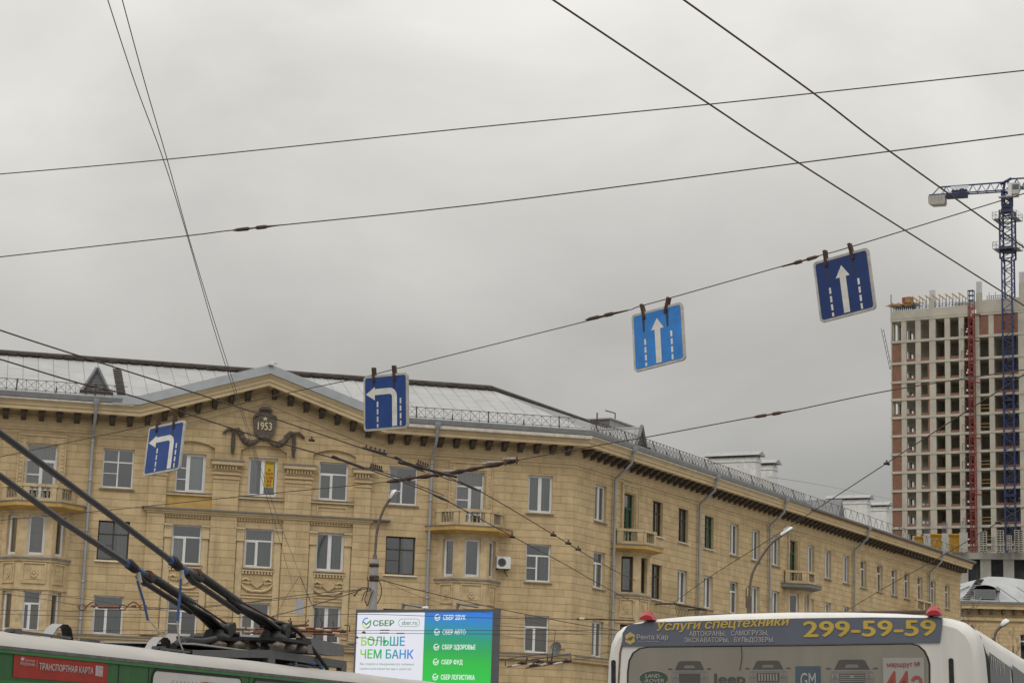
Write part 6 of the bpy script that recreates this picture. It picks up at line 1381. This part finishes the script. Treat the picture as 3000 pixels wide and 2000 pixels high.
m = MB(); bslope(m, 'Услуги спецтехники', -.725, -.03, 2.533, 2.570, .058, 0, .025, .22); bslope(m, '299-59-59', .046, .707, 2.524, 2.540, .078, 0, .028); m.build('yellow_lettering', M_YT, bn)
m = MB(); bslope(m, 'АВТОКРАНЫ,   САМОГРУЗЫ,', -.553, -.139, 2.515, 2.527, .030, 0, .006); bslope(m, 'ЭКСКАВАТОРЫ,   БУЛЬДОЗЕРЫ', -.578, -.114, 2.482, 2.492, .030, 0, .006); bslope(m, 'Рента Кар', -.833, -.665, 2.492, 2.494, .033, 0, .008); bslope(m, 'услуги спецтехники', -.833, -.714, 2.484, 2.486, .007); m.build('pale_lettering', M_GT, bn)
m = MB(); cx, cz = lc(-.869, 2.503)
hx = [(cx+.030*math.sin(k*math.pi/3), cz+.033*math.cos(k*math.pi/3)) for k in range(6)][::-1]; m.poly([(x, -.0125, z) for x, z in hx], 1); m.poly([(cx+(x-cx)*.88, -.0135, cz+(z-cz)*.88) for x, z in hx], 0)
stroke(m, [(cx-.026, cz), (cx-.012, cz-.008), (cx+.002, cz+.006), (cx+.010, cz-.002), (cx+.001, cz-.010)], .005, -.0145, 2); stroke(m, [(cx+.026, cz), (cx+.012, cz+.008), (cx-.002, cz-.006), (cx-.010, cz+.002)], .005, -.0145, 2); m.build('hexagon_emblem', [M_YT, M_GT, mat('emblem_slate', (.12, .12, .14), .6)], bn)
# rear window with perforated film
wp = RL([(-.885, 1.75), (.68, 1.77), (.68, 2.40), (.672, 2.43), (.655, 2.465), (.625, 2.492), (.59, 2.50), (.1, 2.484), (-.78, 2.462), (-.825, 2.453), (-.858, 2.43), (-.878, 2.39), (-.885, 2.33)])
m = MB(); m.prism(wp, -.003, .004); m.build('rear_window_seal', mat('seal_dark', (.03, .02, .018), .7, .3, 9), mb_)
ccx = sum(p[0] for p in wp)/len(wp); ccz = sum(p[1] for p in wp)/len(wp)
wi = [(ccx+(x-ccx)*.988, ccz+(z-ccz)*.979-.002) for x, z in wp]
m = MB(); m.poly([(x, -.0045, z) for x, z in wi]); rw = m.build('rear_window', mat('film_greige', (.215, .198, .163), .4, .12, 2.4, stain=.12, stretch=(2, 1, .4)), mb_)
M_CARD = mat('film_car_dark', (.075, .07, .064), .5, .1, 9); M_CARM = mat('film_car_mid', (.17, .16, .145), .5, .1, 9); M_CARL = mat('film_car_light', (.24, .23, .21), .5, .1, 9); M_FGREEN = mat('film_green', (.05, .075, .05), .5, .1, 9); M_FBLUE = mat('film_blue', (.06, .09, .115), .5, .1, 9); M_FPALE = mat('film_pale', (.32, .32, .29), .5, .1, 9)
def car(x, zb, wd, ht, grille):
    X, Z = lc(x, zb); m = MB(); S_ = lambda a, b: (X+(a-.5)*wd, 0, Z+b*ht)
    P = lambda pts, yy, mi: m.poly([(S_(a, b)[0], yy, S_(a, b)[2]) for a, b in pts], mi)
    P([(.02, -.9), (.98, -.9), (1.0, .1), (.97, .36), (.90, .52), (.10, .52), (.03, .36), (0, .1)], -.0055, 1)
    P([(.10, .50), (.90, .50), (.80, .95), (.74, 1.0), (.26, 1.0), (.20, .95)], -.006, 0)
    P([(.34, .60), (.66, .60), (.62, .76), (.38, .76)], -.0065, 1)
    for s_ in (-1, 1): P([(.5+s_*.46, .53), (.5+s_*.58, .53), (.5+s_*.58, .60), (.5+s_*.49, .60)][::s_], -.006, 0)
    P([(.05, .43), (.95, .43), (.95, .47), (.05, .47)], -.0065, 2)
    P([(.22, -.2), (.78, -.2), (.80, .30), (.20, .30)], -.0065, 0)
    if grille == 'bars':
        for k in range(7): P([(.25+k*.075, -.15), (.29+k*.075, -.15), (.29+k*.075, .26), (.25+k*.075, .26)], -.007, 2)
    elif grille == 'slats':
        for k in range(4): P([(.22, -.1+k*.1), (.78, -.1+k*.1), (.78, -.06+k*.1), (.22, -.06+k*.1)], -.007, 2)
        P([(.46, .08), (.54, .08), (.54, .2), (.46, .2)], -.0075, 2)
    for s_ in (.04, .80):
        P([(s_, .06), (s_+.16, .06), (s_+.16, .28), (s_, .28)], -.0068, 2); cxx, _, czz = S_(s_+.08, .17); m.poly([(cxx+.013*math.cos(q*.785), -.0075, czz+.011*math.sin(q*.785)) for q in range(8)], 1)
    m.build('car_picture', [M_CARD, M_CARM, M_CARL], rw)
car(-.549, 2.300, .195, .092, 'plain'); car(-.139, 2.312, .20, .090, 'bars'); car(.29, 2.314, .225, .10, 'slats')
m = MB(); cx, cz = lc(-.74, 2.300); m.poly([(x, -.0058, z) for x, z in arc(cx, cz, .080, 0, 360, 28, .041)[:-1]], 1); m.poly([(x, -.0064, z) for x, z in arc(cx, cz, .077, 0, 360, 28, .038)[:-1]], 0)
text(m, 'LAND-', cx-.045, cx+.04, cz+.003, cz+.022, -.007, 2, .02, .15); text(m, '-ROVER', cx-.055, cx+.055, cz-.022, cz-.003, -.007, 2, .02, .15); m.build('oval_emblem', [M_FGREEN, M_FPALE, M_FPALE], rw)
m = MB(); a, b = lc(-.43, 2.263); text(m, 'Jeep', a, a+.172, b, b+.066, -.006, 0, .03); m.build('dark_lettering', M_CARD, rw)
m = MB(); a, b = lc(.003, 2.25); m.poly([(a, -.0055, b), (a+.13, -.0055, b), (a+.13, -.0055, b+.126), (a, -.0055, b+.126)], 0); text(m, 'GM', a+.026, a+.104, b+.02, b+.092, -.0062, 1, .015); m.build('square_emblem', [M_FBLUE, M_FPALE], rw)
m = MB(); a, b = lc(.449, 2.22); m.box(a, a+.205, -.010, -.005, b, b+.205); rbd = m.build('route_board', mat('route_board_grey', (.30, .29, .265), .5, .08, 5), mb_)
m = MB(); text(m, 'маршрут №', a+.02, a+.185, b+.155, b+.185, -.0115, 0, .015); text(m, '44а', a+.012, a+.192, b+.022, b+.138, -.0115, 0, .02); m.build('route_number', mat('route_red', (.27, .065, .05), .6, .1, 9), rbd)
for sx, z0, z1, xx in ((-.925, 2.16, 2.40, -.985), (.80, 2.2, 2.43, .785)):
    m = MB(); a, b = lc(xx, z0)
    a = -.903 if xx < 0 else a
    m.prism(rrect(a-.010, a+.014, b, b+.23, .010), -.004, .02); m.build('air_slot', M_BLK, mb_)
m = MB(); a, b = lc(-.28, 2.44); m.tube(smooth([Vector((a, -.006, b+.03)), Vector((a+.004, -.008, b-.02)), Vector((a-.008, -.008, b-.09))], 4), .0016, 4); m.build('aerial_wire', M_RUB, mb_)
for x, z in ((-.781, 2.611), (.700, 2.652)):
    a, b = lc(x, z); b -= .012
    m = MB(); P1 = rrect(-.042, .042, -.02, .05, .004); sec = [(-.044, 0), (.044, 0), (.038, .022), (.026, .042), (.008, .050), (-.012, .048), (-.030, .034), (-.040, .016)]
    n_ = len(sec); vs = [(a+x_, -.0, b+z_) for x_, z_ in sec]+[(a+x_*.86, -.03+.0, b+z_*.5) for x_, z_ in sec]+[(a+x_*.7, .11, b+z_*.55+.004) for x_, z_ in sec]
    m.add(vs, [(i, (i+1) % n_, (i+1) % n_+2*n_, i+2*n_) for i in range(n_)]+[((i+1) % n_, i, i+n_, (i+1) % n_+n_) for i in range(n_)], 0, False); m.poly([vs[n_+i] for i in range(n_)]); m.poly([vs[2*n_+i] for i in range(n_-1, -1, -1)])
    lo = m.build('marker_lamp', mat('marker_red', (.33, .02, .025), .28, .12, 12, spec=.5), mb_)
    m = MB(); m.tube([(a+.022, -.012, b+.004), (a+.024, -.008, b+.036)], .005, 5); m.build('lamp_notch', mat('marker_dark_red', (.12, .008, .01), .4), lo)
m = MB(); m.tube([(-.5, .3, 2.655), (.7, .3, 2.66), (.70, 3, 2.665)], .012, 5); m.build('roof_strip', mat('strip_brown', (.08, .06, .05), .8), mb_)
